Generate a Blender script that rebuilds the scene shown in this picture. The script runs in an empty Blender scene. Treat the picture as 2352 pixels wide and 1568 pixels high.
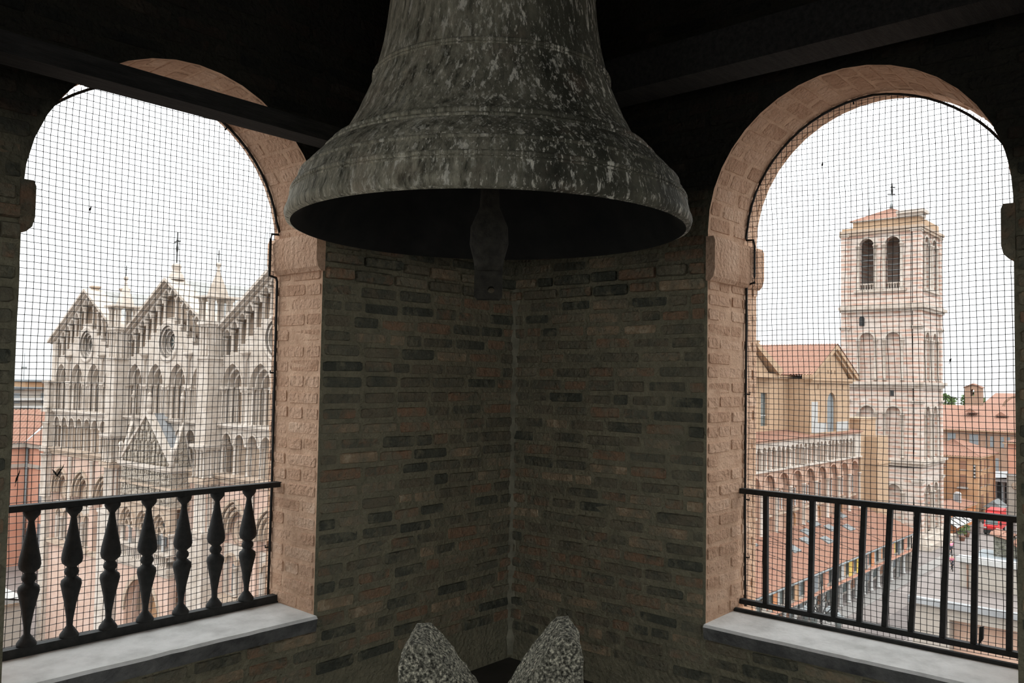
import bpy, bmesh, math, random
from mathutils import Matrix, Vector, noise
from mathutils.geometry import tessellate_polygon
random.seed(7)
PI = math.pi
scene = bpy.context.scene
COL = scene.collection

# ------------------------------------------------------------------ camera
EYE = Vector((0, 0, 1.6))
FPX = 1950.0
_yaw, _pit, _rol = (math.radians(a) for a in (41.0, 2.65, 0.95))
FW = Vector((math.cos(_yaw) * math.cos(_pit), math.sin(_yaw) * math.cos(_pit), math.sin(_pit)))
_r = Vector((math.sin(_yaw), -math.cos(_yaw), 0))
_u = _r.cross(FW)
RT = math.cos(_rol) * _r + math.sin(_rol) * _u
UP = -math.sin(_rol) * _r + math.cos(_rol) * _u
cam_data = bpy.data.cameras.new('camera')
cam_data.sensor_width = 36.0
cam_data.lens = FPX / 2352 * 36.0
cam_data.clip_start = 0.05
cam_data.clip_end = 2000
cam = bpy.data.objects.new('camera', cam_data)
COL.objects.link(cam)
cam.matrix_world = Matrix(((RT.x, UP.x, -FW.x, EYE.x), (RT.y, UP.y, -FW.y, EYE.y), (RT.z, UP.z, -FW.z, EYE.z), (0, 0, 0, 1)))
scene.camera = cam

def project(p):
    d = Vector(p) - EYE
    z = d.dot(FW)
    if z < 0.1: return None
    return 1176 + FPX * d.dot(RT) / z, 784 - FPX * d.dot(UP) / z, z

# ------------------------------------------------------------------ sky and exposure
SKY_HORIZON, SKY_RISE = 1.5, 3.1
world = bpy.data.worlds.new('overcast_sky')
scene.world = world
world.use_nodes = True
bg = world.node_tree.nodes['Background']
bg.inputs['Color'].default_value = (0.95, 0.985, 1.0, 1)
# standard overcast sky: dimmest at the horizon, brightest overhead
_n, _l = world.node_tree.nodes, world.node_tree.links
_tc = _n.new('ShaderNodeTexCoord'); _sp = _n.new('ShaderNodeSeparateXYZ'); _mx = _n.new('ShaderNodeMath'); _ma = _n.new('ShaderNodeMath')
_mx.operation = 'MAXIMUM'; _mx.inputs[1].default_value = 0.0
_ma.operation = 'MULTIPLY_ADD'; _ma.inputs[1].default_value = SKY_RISE; _ma.inputs[2].default_value = SKY_HORIZON
_l.new(_tc.outputs['Generated'], _sp.inputs[0]); _l.new(_sp.outputs['Z'], _mx.inputs[0]); _l.new(_mx.outputs[0], _ma.inputs[0]); _l.new(_ma.outputs[0], bg.inputs['Strength'])
scene.cycles.max_bounces = 8
scene.cycles.diffuse_bounces = 3
scene.cycles.glossy_bounces = 2
scene.cycles.transmission_bounces = 2
scene.view_settings.view_transform = 'Standard'
scene.view_settings.look = 'None'
scene.view_settings.gamma = 1.0
scene.view_settings.exposure = 0.0
scene.view_settings.use_curve_mapping = False

# ------------------------------------------------------------------ materials
MATS = {}
def ramp(nt, stops):
    n = nt.nodes.new('ShaderNodeValToRGB')
    el = n.color_ramp.elements
    while len(el) < len(stops): el.new(0.5)
    for e, (p, c) in zip(el, stops):
        e.position = p
        e.color = (*c, 1)
    return n
def lk(nt, a, b): nt.links.new(a, b)
def mat(name, stops, scale=4.0, detail=6, rough=0.85, bump=0.0, bscale=30, metal=0.0, stretch=(1, 1, 1), spec=0.3, rand=0.0, coord='Object', nrough=0.6, smear=None, zdark=None):
    """noise-coloured procedural material; rand shifts the colour per object and per mesh island"""
    if name in MATS: return MATS[name]
    m = bpy.data.materials.new(name)
    m.use_nodes = True
    nt = m.node_tree
    b = nt.nodes['Principled BSDF']
    b.inputs['Roughness'].default_value = rough
    b.inputs['Metallic'].default_value = metal
    b.inputs['Specular IOR Level'].default_value = spec
    tc = nt.nodes.new('ShaderNodeTexCoord')
    mp = nt.nodes.new('ShaderNodeMapping')
    mp.inputs['Scale'].default_value = stretch
    if coord == 'World':
        g = nt.nodes.new('ShaderNodeNewGeometry'); lk(nt, g.outputs['Position'], mp.inputs['Vector'])
    else:
        lk(nt, tc.outputs[coord], mp.inputs['Vector'])
    nz = nt.nodes.new('ShaderNodeTexNoise')
    nz.inputs['Scale'].default_value = scale
    nz.inputs['Detail'].default_value = detail
    nz.inputs['Roughness'].default_value = nrough
    lk(nt, mp.outputs[0], nz.inputs['Vector'])
    fac = nz.outputs['Fac']
    if rand > 0:
        oi = nt.nodes.new('ShaderNodeObjectInfo')
        ge = nt.nodes.new('ShaderNodeNewGeometry')
        a = nt.nodes.new('ShaderNodeMath'); a.operation = 'ADD'
        lk(nt, oi.outputs['Random'], a.inputs[0]); lk(nt, ge.outputs['Random Per Island'], a.inputs[1])
        f = nt.nodes.new('ShaderNodeMath'); f.operation = 'FRACT'; lk(nt, a.outputs[0], f.inputs[0])
        mx = nt.nodes.new('ShaderNodeMix'); mx.inputs[0].default_value = rand
        lk(nt, fac, mx.inputs[2]); lk(nt, f.outputs[0], mx.inputs[3])
        st = nt.nodes.new('ShaderNodeMath'); st.operation = 'MULTIPLY_ADD'; st.inputs[1].default_value = 1.35; st.inputs[2].default_value = -.175; st.use_clamp = True
        lk(nt, mx.outputs[0], st.inputs[0])
        fac = st.outputs[0]
    rp = ramp(nt, stops)
    lk(nt, fac, rp.inputs['Fac'])
    colour = rp.outputs['Color']
    def maprange(sock, lo, hi, a=0.0, c=1.0):
        r = nt.nodes.new('ShaderNodeMapRange'); r.inputs[1].default_value = lo; r.inputs[2].default_value = hi; r.inputs[3].default_value = a; r.inputs[4].default_value = c
        lk(nt, sock, r.inputs[0]); return r.outputs[0]
    def mixcol(f, a, c):
        x = nt.nodes.new('ShaderNodeMix'); x.data_type = 'RGBA'; lk(nt, f, x.inputs[0]); lk(nt, a, x.inputs[6]); x.inputs[7].default_value = (*c, 1)
        return x.outputs[2]
    if smear:                                            # mortar dragged over the faces
        n3 = nt.nodes.new('ShaderNodeTexNoise'); n3.inputs['Scale'].default_value = smear[1]; n3.inputs['Detail'].default_value = 8; n3.inputs['Roughness'].default_value = .7
        lk(nt, mp.outputs[0], n3.inputs['Vector'])
        colour = mixcol(maprange(n3.outputs['Fac'], smear[2], smear[3], 0, .9), colour, smear[0])
    if zdark:                                             # masonry colour goes to near black with height above the string course
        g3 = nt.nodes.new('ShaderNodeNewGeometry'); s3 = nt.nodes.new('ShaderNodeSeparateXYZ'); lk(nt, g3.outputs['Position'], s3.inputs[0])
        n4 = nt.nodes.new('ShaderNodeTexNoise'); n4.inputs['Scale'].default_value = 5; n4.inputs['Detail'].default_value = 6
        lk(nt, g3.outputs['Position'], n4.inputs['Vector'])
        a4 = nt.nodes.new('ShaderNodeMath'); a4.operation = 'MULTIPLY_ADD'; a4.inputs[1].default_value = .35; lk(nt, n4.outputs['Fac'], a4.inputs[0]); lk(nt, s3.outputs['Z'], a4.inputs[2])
        colour = mixcol(maprange(a4.outputs[0], zdark[0], zdark[1], 0, .93), colour, (.012, .012, .011))
    lk(nt, colour, b.inputs['Base Color'])
    if bump > 0:
        n2 = nt.nodes.new('ShaderNodeTexNoise')
        n2.inputs['Scale'].default_value = bscale
        n2.inputs['Detail'].default_value = 5
        lk(nt, mp.outputs[0], n2.inputs['Vector'])
        bp = nt.nodes.new('ShaderNodeBump')
        bp.inputs['Strength'].default_value = bump
        bp.inputs['Distance'].default_value = 1.0 / bscale
        lk(nt, n2.outputs['Fac'], bp.inputs['Height'])
        lk(nt, bp.outputs['Normal'], b.inputs['Normal'])
    MATS[name] = m
    return m
def flat(name, c, rough=0.7, metal=0.0, var=0.12, scale=6):
    d = tuple(max(0, x * (1 - var)) for x in c); l = tuple(min(1, x * (1 + var)) for x in c)
    return mat(name, [(0.3, d), (0.7, l)], scale=scale, rough=rough, metal=metal, coord='World')

M_BRICK = mat('dusty_brick', [(0.0, (0.0742, 0.0792, 0.0648)), (.2, (0.123, 0.126, 0.0972)), (.38, (0.227, 0.193, 0.135)), (.54, (0.169, 0.166, 0.124)), (.66, (0.336, 0.213, 0.135)), (.78, (0.258, 0.238, 0.171)), (.9, (0.416, 0.307, 0.198)), (1, (0.693, 0.594, 0.423))], scale=10, rand=.6, rough=.95, bump=1.0, bscale=40, coord='World', spec=.1, smear=((.255, .236, .165), 9, .50, .66), zdark=(2.3, 2.75))
M_REVEAL = mat('warm_reveal_brick', [(0.1, (0.433, 0.257, 0.165)), (.4, (0.577, 0.37, 0.252)), (.65, (0.639, 0.427, 0.3)), (.9, (0.721, 0.522, 0.383))], scale=9, rand=.3, rough=.95, bump=1.0, bscale=45, coord='World', spec=.1)  # pinkish smeared brick, made paler: daylight on the reveals is in the colour
M_MORTAR = mat('old_mortar', [(.3, (0.196, 0.185, 0.129)), (.5, (0.259, 0.24, 0.167)), (.7, (0.322, 0.293, 0.199))], scale=11, detail=9, rough=1, bump=1.0, bscale=45, coord='World', spec=.05, zdark=(2.3, 2.75))
M_RMORT = mat('reveal_mortar', [(.3, (0.51, 0.328, 0.222)), (.7, (0.726, 0.499, 0.352))], scale=14, rough=1, bump=.6, bscale=80, coord='World', spec=.05)  # follows the reveal brick, daylight included in its tone
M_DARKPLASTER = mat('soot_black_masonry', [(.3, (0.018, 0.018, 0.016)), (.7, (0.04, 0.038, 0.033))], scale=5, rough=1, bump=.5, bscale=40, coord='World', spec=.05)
M_SILL = mat('white_marble_sill', [(.25, (0.546, 0.546, 0.52)), (.55, (0.806, 0.806, 0.78)), (.8, (0.91, 0.91, 0.884))], scale=7, rough=.75, bump=.15, bscale=50, coord='World')
M_SILLEDGE = mat('grimy_sill_edge', [(.3, (0.078, 0.078, 0.078)), (.7, (0.208, 0.208, 0.195))], scale=10, rough=.9, bump=.5, bscale=30, coord='World')
M_IRON = mat('black_iron', [(.3, (.012, .013, .012)), (.7, (.03, .03, .028))], scale=30, rough=.7, bump=.2, bscale=120, coord='World')
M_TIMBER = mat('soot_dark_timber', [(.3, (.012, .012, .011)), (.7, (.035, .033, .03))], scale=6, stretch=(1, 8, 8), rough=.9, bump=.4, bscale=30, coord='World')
M_NET = flat('dark_net_cord', (.05, .05, .05), var=.3)
M_GRANITE = mat('rough_cast_stone', [(.36, (0.0309, 0.03, 0.0229)), (.47, (0.17, 0.165, 0.129)), (.56, (0.402, 0.383, 0.297)), (.68, (0.95, 0.9, 0.716))], scale=110, detail=5, rough=.95, bump=1.0, bscale=70, coord='World')

def bell_material():
    m = bpy.data.materials.new('weathered_bronze_with_droppings')
    m.use_nodes = True
    nt = m.node_tree; b = nt.nodes['Principled BSDF']
    b.inputs['Roughness'].default_value = .75
    b.inputs['Specular IOR Level'].default_value = .25
    tc = nt.nodes.new('ShaderNodeTexCoord')
    def nz(scale, st, det=6, loc=(0, 0, 0), rg=.6):
        mp = nt.nodes.new('ShaderNodeMapping'); mp.inputs['Scale'].default_value = st; mp.inputs['Location'].default_value = loc
        lk(nt, tc.outputs['Object'], mp.inputs['Vector'])
        n = nt.nodes.new('ShaderNodeTexNoise'); n.inputs['Scale'].default_value = scale; n.inputs['Detail'].default_value = det; n.inputs['Roughness'].default_value = rg
        lk(nt, mp.outputs[0], n.inputs['Vector'])
        return n.outputs['Fac']
    base = ramp(nt, [(.3, (.035, .036, .026)), (.5, (.088, .087, .063)), (.72, (.21, .202, .148))])
    lk(nt, nz(7, (1, 1, .25), 8), base.inputs['Fac'])
    def mixc(facsock, a, bcol):
        mx = nt.nodes.new('ShaderNodeMix'); mx.data_type = 'RGBA'
        lk(nt, facsock, mx.inputs[0]); lk(nt, a, mx.inputs[6])
        if isinstance(bcol, tuple): mx.inputs[7].default_value = (*bcol, 1)
        else: lk(nt, bcol, mx.inputs[7])
        return mx.outputs[2]
    def mask(fac, lo, hi):
        r = nt.nodes.new('ShaderNodeMapRange'); r.inputs[1].default_value = lo; r.inputs[2].default_value = hi
        lk(nt, fac, r.inputs[0]); return r.outputs[0]
    def mul(a, c):
        mm = nt.nodes.new('ShaderNodeMath'); mm.operation = 'MULTIPLY'; lk(nt, a, mm.inputs[0])
        if isinstance(c, float): mm.inputs[1].default_value = c
        else: lk(nt, c, mm.inputs[1])
        return mm.outputs[0]
    # grey-brown dust film, heavier on the side away from the streaked one
    sep = nt.nodes.new('ShaderNodeSeparateXYZ'); lk(nt, tc.outputs['Object'], sep.inputs[0])
    dm = nt.nodes.new('ShaderNodeMath'); dm.operation = 'SUBTRACT'; lk(nt, sep.outputs['Y'], dm.inputs[0]); lk(nt, sep.outputs['X'], dm.inputs[1])
    side = mask(dm.outputs[0], -.25, .45)
    dustn = mask(nz(28, (1, 1, .09), 7, (3, 1, 2), .75), .36, .66)
    col = mixc(mul(mul(side, dustn), .9), base.outputs['Color'], (.80, .75, .57))
    rust = mask(nz(3.5, (1, 1, 1), 4, (7, 2, 5)), .56, .72)
    col = mixc(mul(rust, .35), col, (.36, .25, .18))
    # vertical droppings streaks
    st = mask(nz(38, (1, 1, .17), 8, (1, 9, 4), .72), .545, .60)
    zone = mask(nz(4.5, (1, 1, .8), 3, (2, 2, 8)), .36, .52)
    col = mixc(mul(mul(st, zone), .8), col, (.95, .92, .79))
    sp = mask(nz(80, (1, 1, .22), 6, (5, 5, 1), .7), .57, .64)
    col = mixc(mul(sp, .7), col, (.92, .88, .74))
    lk(nt, col, b.inputs['Base Color'])
    bp = nt.nodes.new('ShaderNodeBump'); bp.inputs['Strength'].default_value = .6; bp.inputs['Distance'].default_value = .01
    lk(nt, nz(45, (1, 1, .5), 6), bp.inputs['Height']); lk(nt, bp.outputs['Normal'], b.inputs['Normal'])
    return m
M_BELL = bell_material()
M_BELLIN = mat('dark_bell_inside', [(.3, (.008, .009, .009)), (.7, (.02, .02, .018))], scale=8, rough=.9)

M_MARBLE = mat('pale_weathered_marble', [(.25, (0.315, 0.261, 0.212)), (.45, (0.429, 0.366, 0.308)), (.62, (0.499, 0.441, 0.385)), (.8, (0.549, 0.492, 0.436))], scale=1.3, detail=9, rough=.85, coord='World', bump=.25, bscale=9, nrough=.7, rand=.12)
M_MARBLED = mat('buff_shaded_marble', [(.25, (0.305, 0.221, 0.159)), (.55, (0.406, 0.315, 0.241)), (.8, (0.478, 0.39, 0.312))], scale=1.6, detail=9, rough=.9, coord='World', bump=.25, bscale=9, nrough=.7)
M_PINK = mat('rose_marble_wall', [(.25, (0.4, 0.262, 0.204)), (.5, (0.5, 0.349, 0.277)), (.75, (0.543, 0.417, 0.355))], scale=1.0, detail=9, rough=.85, coord='World', nrough=.7)
M_CARVED = mat('carved_relief_stone', [(.3, (0.219, 0.179, 0.139)), (.5, (0.371, 0.318, 0.259)), (.7, (0.463, 0.41, 0.351))], scale=3.5, detail=8, rough=.9, coord='World', bump=1.0, bscale=4, nrough=.75)
M_LEAD = flat('grey_lead_roof', (0.25, 0.252, 0.253), var=.2, scale=2)
M_WHITEROOF = mat('pale_stone_roof_slabs', [(.3, (0.237, 0.232, 0.218)), (.7, (0.341, 0.336, 0.322))], scale=3, rough=.9, coord='World', bump=.5, bscale=8)
M_SBRICK = mat('ochre_church_brick', [(.25, (0.317, 0.206, 0.127)), (.5, (0.397, 0.27, 0.174)), (.75, (0.46, 0.333, 0.223))], scale=1.5, stretch=(1, 1, 4), detail=9, rough=.95, coord='World', nrough=.75)
M_SBRICK2 = mat('rosy_side_brick', [(.25, (0.372, 0.217, 0.155)), (.5, (0.464, 0.31, 0.233)), (.75, (0.511, 0.388, 0.31))], scale=1.2, detail=9, rough=.95, coord='World', nrough=.75)
M_TOWER = None
def tower_material():
    m = bpy.data.materials.new('banded_pink_and_white_marble'); m.use_nodes = True
    nt = m.node_tree; b = nt.nodes['Principled BSDF']; b.inputs['Roughness'].default_value = .85
    g = nt.nodes.new('ShaderNodeNewGeometry'); sp = nt.nodes.new('ShaderNodeSeparateXYZ'); lk(nt, g.outputs['Position'], sp.inputs[0])
    n = nt.nodes.new('ShaderNodeTexNoise'); n.inputs['Scale'].default_value = .9; n.inputs['Detail'].default_value = 9; n.inputs['Roughness'].default_value = .75
    mp = nt.nodes.new('ShaderNodeMapping'); mp.inputs['Scale'].default_value = (1, 1, 2.2); lk(nt, g.outputs['Position'], mp.inputs['Vector']); lk(nt, mp.outputs[0], n.inputs['Vector'])
    rp = ramp(nt, [(.28, (0.342, 0.268, 0.217)), (.5, (0.513, 0.439, 0.382)), (.75, (0.593, 0.536, 0.49))]); lk(nt, n.outputs['Fac'], rp.inputs['Fac'])
    rk = ramp(nt, [(.28, (0.342, 0.188, 0.142)), (.5, (0.479, 0.308, 0.239)), (.75, (0.547, 0.399, 0.325))]); lk(nt, n.outputs['Fac'], rk.inputs['Fac'])
    # courses of rose stone alternating with white courses
    mu = nt.nodes.new('ShaderNodeMath'); mu.operation = 'MULTIPLY'; mu.inputs[1].default_value = 1 / .62; lk(nt, sp.outputs['Z'], mu.inputs[0])
    fr = nt.nodes.new('ShaderNodeMath'); fr.operation = 'FRACT'; lk(nt, mu.outputs[0], fr.inputs[0])
    fl = nt.nodes.new('ShaderNodeMath'); fl.operation = 'FLOOR'; lk(nt, mu.outputs[0], fl.inputs[0])
    hd = nt.nodes.new('ShaderNodeMath'); hd.operation = 'MULTIPLY'; hd.inputs[1].default_value = .15
    lk(nt, sp.outputs['Y'], hd.inputs[0])
    cb = nt.nodes.new('ShaderNodeCombineXYZ'); lk(nt, hd.outputs[0], cb.inputs[0]); lk(nt, fl.outputs[0], cb.inputs[1])
    wn = nt.nodes.new('ShaderNodeTexNoise'); wn.inputs['Scale'].default_value = 3.7; lk(nt, cb.outputs[0], wn.inputs['Vector'])
    gt = nt.nodes.new('ShaderNodeMath'); gt.operation = 'GREATER_THAN'; gt.inputs[1].default_value = .5; lk(nt, fr.outputs[0], gt.inputs[0])
    g2 = nt.nodes.new('ShaderNodeMapRange'); g2.inputs[1].default_value = .38; g2.inputs[2].default_value = .55; lk(nt, wn.outputs['Fac'], g2.inputs[0])
    mm = nt.nodes.new('ShaderNodeMath'); mm.operation = 'MULTIPLY'; lk(nt, gt.outputs[0], mm.inputs[0]); lk(nt, g2.outputs[0], mm.inputs[1])
    mx = nt.nodes.new('ShaderNodeMix'); mx.data_type = 'RGBA'; lk(nt, mm.outputs[0], mx.inputs[0]); lk(nt, rp.outputs[0], mx.inputs[6]); lk(nt, rk.outputs[0], mx.inputs[7])
    lk(nt, mx.outputs[2], b.inputs['Base Color'])
    return m
M_TOWER = tower_material()
M_TILE = mat('terracotta_roof_tile', [(.22, (0.155, 0.073, 0.0495)), (.45, (0.237, 0.121, 0.0845)), (.62, (0.277, 0.16, 0.114)), (.8, (0.303, 0.224, 0.178))], scale=2.6, detail=9, rough=.95, coord='World', nrough=.85)
M_GLASS = mat('dim_window_glass', [(.3, (.07, .085, .085)), (.7, (.15, .17, .16))], scale=.8, rough=.25, coord='World')
M_DARK = mat('dark_opening', [(.3, (.02, .022, .022)), (.7, (.05, .05, .05))], scale=2, rough=.9, coord='World')
M_PAVE = mat('piazza_paving', [(.3, (0.159, 0.134, 0.122)), (.5, (0.194, 0.168, 0.155)), (.7, (0.221, 0.193, 0.179))], scale=.35, detail=10, rough=.9, coord='World', nrough=.7)
M_PAVEL = flat('pale_flagstones', (.235, .22, .205))
M_PAVED = mat('dark_setts_paving', [(.3, (0.113, 0.0945, 0.09)), (.7, (0.153, 0.135, 0.126))], scale=.8, detail=10, rough=.9, coord='World')
M_CREAM = mat('cream_stucco', [(.3, (0.31, 0.267, 0.224)), (.7, (0.373, 0.336, 0.293))], scale=.9, detail=9, rough=.9, coord='World')
M_WHITE = flat('white_stone', (0.401, 0.391, 0.373))
M_OCHRE = mat('ochre_stucco', [(.3, (0.401, 0.229, 0.124)), (.7, (0.484, 0.305, 0.181))], scale=.5, detail=9, rough=.9, coord='World')
M_SALMON = mat('salmon_stucco', [(.3, (0.469, 0.228, 0.156)), (.7, (0.54, 0.292, 0.207))], scale=.5, detail=9, rough=.9, coord='World')
M_RBRICK = mat('red_brown_palace_brick', [(.3, (0.25, 0.152, 0.104)), (.7, (0.332, 0.215, 0.152))], scale=1, detail=9, rough=.95, coord='World', nrough=.75)
M_SHUT = flat('grey_shutter', (0.188, 0.203, 0.21))
M_BSHUT = flat('brown_shutter', (.26, .14, .09))
M_YELLOW = flat('yellow_panel', (0.6, 0.413, 0.09))
M_ORANGE = flat('orange_panel', (0.54, 0.225, 0.0975))
M_RED = flat('red_van_paint', (0.504, 0.021, 0.021), rough=.4)
M_RUBBER = flat('black_rubber', (.02, .02, .02))
M_GREEN = mat('tree_leaves', [(.3, (0.056, 0.101, 0.0336)), (.7, (0.179, 0.246, 0.101))], scale=2, rough=.9, coord='World')
M_GREY = flat('grey_metal', (0.18, 0.192, 0.192), rough=.5)
M_SKIN = flat('skin', (.55, .33, .24))
M_PINKSHIRT = flat('pink_shirt', (.80, .22, .36))
M_DARKCLOTH = flat('dark_trousers', (.05, .05, .07))
M_MOSS = mat('mossy_gravel', [(.3, (0.06, 0.06, 0.04)), (.5, (0.15, 0.14, 0.11)), (.7, (0.25, 0.235, 0.2))], scale=12, rough=1, coord='World', bump=1, bscale=10)

# ------------------------------------------------------------------ mesh helpers
WM = {}
I4 = Matrix.Identity(4)
def T(x, y, z): return Matrix.Translation((x, y, z))
def RZ(a): return Matrix.Rotation(a, 4, 'Z')
def RX(a): return Matrix.Rotation(a, 4, 'X')
def RY(a): return Matrix.Rotation(a, 4, 'Y')
def SC(x, y, z): return Matrix.Diagonal((x, y, z, 1))

class MB:
    def __init__(s): s.v = []; s.f = []; s.sm = []
    def add(s, vs, fs, smooth=False, M=None):
        o = len(s.v)
        for p in vs:
            s.v.append(tuple(M @ Vector(p)) if M is not None else tuple(p))
        for f in fs:
            s.f.append(tuple(i + o for i in f)); s.sm.append(smooth)
        return s
    def box(s, x0, x1, y0, y1, z0, z1, M=None):
        return s.add([(x0, y0, z0), (x1, y0, z0), (x1, y1, z0), (x0, y1, z0), (x0, y0, z1), (x1, y0, z1), (x1, y1, z1), (x0, y1, z1)],
                     [(0, 3, 2, 1), (4, 5, 6, 7), (0, 1, 5, 4), (1, 2, 6, 5), (2, 3, 7, 6), (3, 0, 4, 7)], M=M)
    def lathe(s, prof, n=12, M=None, smooth=True, a0=0.0, cap=True):
        """profile [(r,z)...] bottom to top around z"""
        vs = []; fs = []
        for r, z in prof:
            for i in range(n):
                a = a0 + 2 * PI * i / n
                vs.append((r * math.cos(a), r * math.sin(a), z))
        for k in range(len(prof) - 1):
            for i in range(n):
                j = (i + 1) % n
                fs.append((k * n + i, k * n + j, (k + 1) * n + j, (k + 1) * n + i))
        s.add(vs, fs, smooth, M)
        if cap:
            o = len(s.v) - len(vs)
            s.f.append(tuple(o + i for i in reversed(range(n)))); s.sm.append(False)
            s.f.append(tuple(o + (len(prof) - 1) * n + i for i in range(n))); s.sm.append(False)
        return s
    def prism(s, outer, holes, y0, y1, M=None):
        """polygon with holes in the x-z plane, extruded y0..y1"""
        loops = [outer] + list(holes)
        pts = [p for l in loops for p in l]
        tri = tessellate_polygon([[Vector((x, z, 0)) for x, z in l] for l in loops])
        n = len(pts)
        vs = [(x, y0, z) for x, z in pts] + [(x, y1, z) for x, z in pts]
        fs = []
        for a, b, c in tri:
            A, B, C = pts[a], pts[b], pts[c]
            cr = (B[0] - A[0]) * (C[1] - A[1]) - (B[1] - A[1]) * (C[0] - A[0])
            if cr < 0: b, c = c, b
            fs.append((a, b, c)); fs.append((a + n, c + n, b + n))
        k = 0
        for l in loops:
            m = len(l)
            for i in range(m):
                j = (i + 1) % m
                fs.append((k + i, k + j, k + j + n, k + i + n))
            k += m
        return s.add(vs, fs, False, M)
    def ring(s, cx, zs, hw, w, y0, y1, kind='round', n=14, drop=0.0, M=None):
        """arch moulding band between intrados hw and hw+w"""
        ins = arch_pts(cx, zs, hw, kind, n); out = arch_pts(cx, zs, hw + w, kind, n)
        if drop: ins = [(cx - hw, zs - drop)] + ins + [(cx + hw, zs - drop)]; out = [(cx - hw - w, zs - drop)] + out + [(cx + hw + w, zs - drop)]
        return s.prism(ins + out[::-1], [], y0, y1, M)
    def tube(s, path, r, n=6, M=None, closed=False):
        vs = []; fs = []; m = len(path)
        P = [Vector(p) for p in path]
        for i, p in enumerate(P):
            t = (P[min(i + 1, m - 1)] - P[max(i - 1, 0)]).normalized()
            a = t.cross(Vector((0.3, 0.2, 1)) if abs(t.z) < .9 else Vector((1, 0.2, 0))).normalized(); b = t.cross(a)
            for k in range(n):
                q = p + r * (math.cos(2 * PI * k / n) * a + math.sin(2 * PI * k / n) * b)
                vs.append(tuple(q))
        for i in range(m - 1):
            for k in range(n):
                l = (k + 1) % n
                fs.append((i * n + k, i * n + l, (i + 1) * n + l, (i + 1) * n + k))
        fs.append(tuple(range(n))[::-1]); fs.append(tuple((m - 1) * n + k for k in range(n)))
        return s.add(vs, fs, n > 4, M)
    def mesh(s, name, m):
        me = bpy.data.meshes.new(name)
        me.from_pydata(s.v, [], s.f)
        me.polygons.foreach_set('use_smooth', s.sm)
        bm = bmesh.new(); bm.from_mesh(me); bmesh.ops.recalc_face_normals(bm, faces=bm.faces[:]); bm.to_mesh(me); bm.free()
        if m is not None: me.materials.append(m)
        return me
def arch_pts(cx, zs, hw, kind='round', n=14):
    """left spring to right spring over the top"""
    if kind == 'round':
        return [(cx - hw * math.cos(PI * i / n), zs + hw * math.sin(PI * i / n)) for i in range(n + 1)]
    k = 1.35 if kind == 'pointed' else 1.12            # radius over width/2 factor
    R = hw * k; off = R - hw
    a1 = math.acos(off / R); h = n // 2
    L = [(cx + off - R * math.cos(a1 * i / h), zs + R * math.sin(a1 * i / h)) for i in range(h + 1)]
    return L + [(2 * cx - x, z) for x, z in L[-2::-1]]
def arch_hole(cx, hw, zb, zs, kind='round', n=14):
    return [(cx - hw, zb)] + arch_pts(cx, zs, hw, kind, n) + [(cx + hw, zb)]
def circle(cx, cz, r, n=24): return [(cx + r * math.cos(2 * PI * i / n), cz + r * math.sin(2 * PI * i / n)) for i in range(n)]
def rect(x0, x1, z0, z1): return [(x0, z0), (x1, z0), (x1, z1), (x0, z1)]

def add(name, me, parent=None, M=I4, m=None):
    """link an object; M is its world matrix"""
    if isinstance(me, MB): me = me.mesh(name, m)
    o = bpy.data.objects.new(name, me)
    COL.objects.link(o)
    if parent is not None:
        o.parent = parent
        o.matrix_basis = WM[parent.name].inverted() @ M
    else:
        o.matrix_basis = M
    WM[o.name] = M.copy()
    return o
def tag(o, label, cat, group=None, kind=None):
    o['label'] = label; o['category'] = cat
    if group: o['group'] = group
    if kind: o['kind'] = kind
    return o
def empty(name, M, label, cat, group=None):
    return tag(add(name, None, None, M), label, cat, group)
def copy_tree(o, M, parent=None):
    """copy of a thing with its parts, at world matrix M"""
    c = o.copy(); COL.objects.link(c)
    c.parent = parent
    if parent is None: c.matrix_basis = M
    WM[c.name] = M.copy()
    for ch in o.children:
        copy_tree(ch, M @ WM[o.name].inverted() @ WM[ch.name], c)
    return c
_cols = {}
def column_mesh(h, r, m, n=10):
    k = (round(h, 2), round(r, 3), m.name)
    if k not in _cols:
        b = MB()
        b.lathe([(r * 1.45, 0), (r * 1.45, r * .5), (r * 1.2, r * .7), (r, r * 1.1), (r * .96, h - r * 3), (r * 1.05, h - r * 2.8), (r * 1.5, h - r * .8), (r * 1.7, h - r * .7), (r * 1.7, h)], n)
        _cols[k] = b.mesh('column', m)
    return _cols[k]
def tiled_slope(mb, p00, p10, p11, p01, pitch=.3, amp=.05, M=None):
    """corrugated roof between eave p00-p10 and top p01-p11, ribs running up the slope"""
    P = [Vector(p) for p in (p00, p10, p11, p01)]
    w = max((P[1] - P[0]).length, (P[2] - P[3]).length)
    nrm = (P[1] - P[0] if (P[1] - P[0]).length > .01 else P[2] - P[3]).cross(P[3] - P[0]).normalized()
    if nrm.z < 0: nrm = -nrm
    n = max(4, int(w / pitch) * 4)
    k = max(2, min(26, int((P[3] - P[0]).length / .4)))
    vs = []; fs = []
    for j in range(k + 1):
        t = j / k
        for i in range(n + 1):
            a = i / n
            q = (P[0].lerp(P[1], a)).lerp(P[3].lerp(P[2], a), t)
            vs.append(tuple(q + nrm * (1.6 * amp * (1 + math.cos(2 * PI * i / 4)) * .5 + .02 * (j % 2))))
    for j in range(k):
        for i in range(n):
            a = j * (n + 1) + i
            fs.append((a, a + 1, a + n + 2, a + n + 1))
    return mb.add(vs, fs, True, M)

# ================================================================== THE BELL CHAMBER
XR, YL = 3.783, 3.270          # inner planes of the two walls that meet in the corner
WL = T(0, YL, 0)               # elevation frames: x right, y into the wall, z up
WR = T(XR, 0, 0) @ RZ(-PI / 2)
WALLTOP = 4.3

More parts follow.
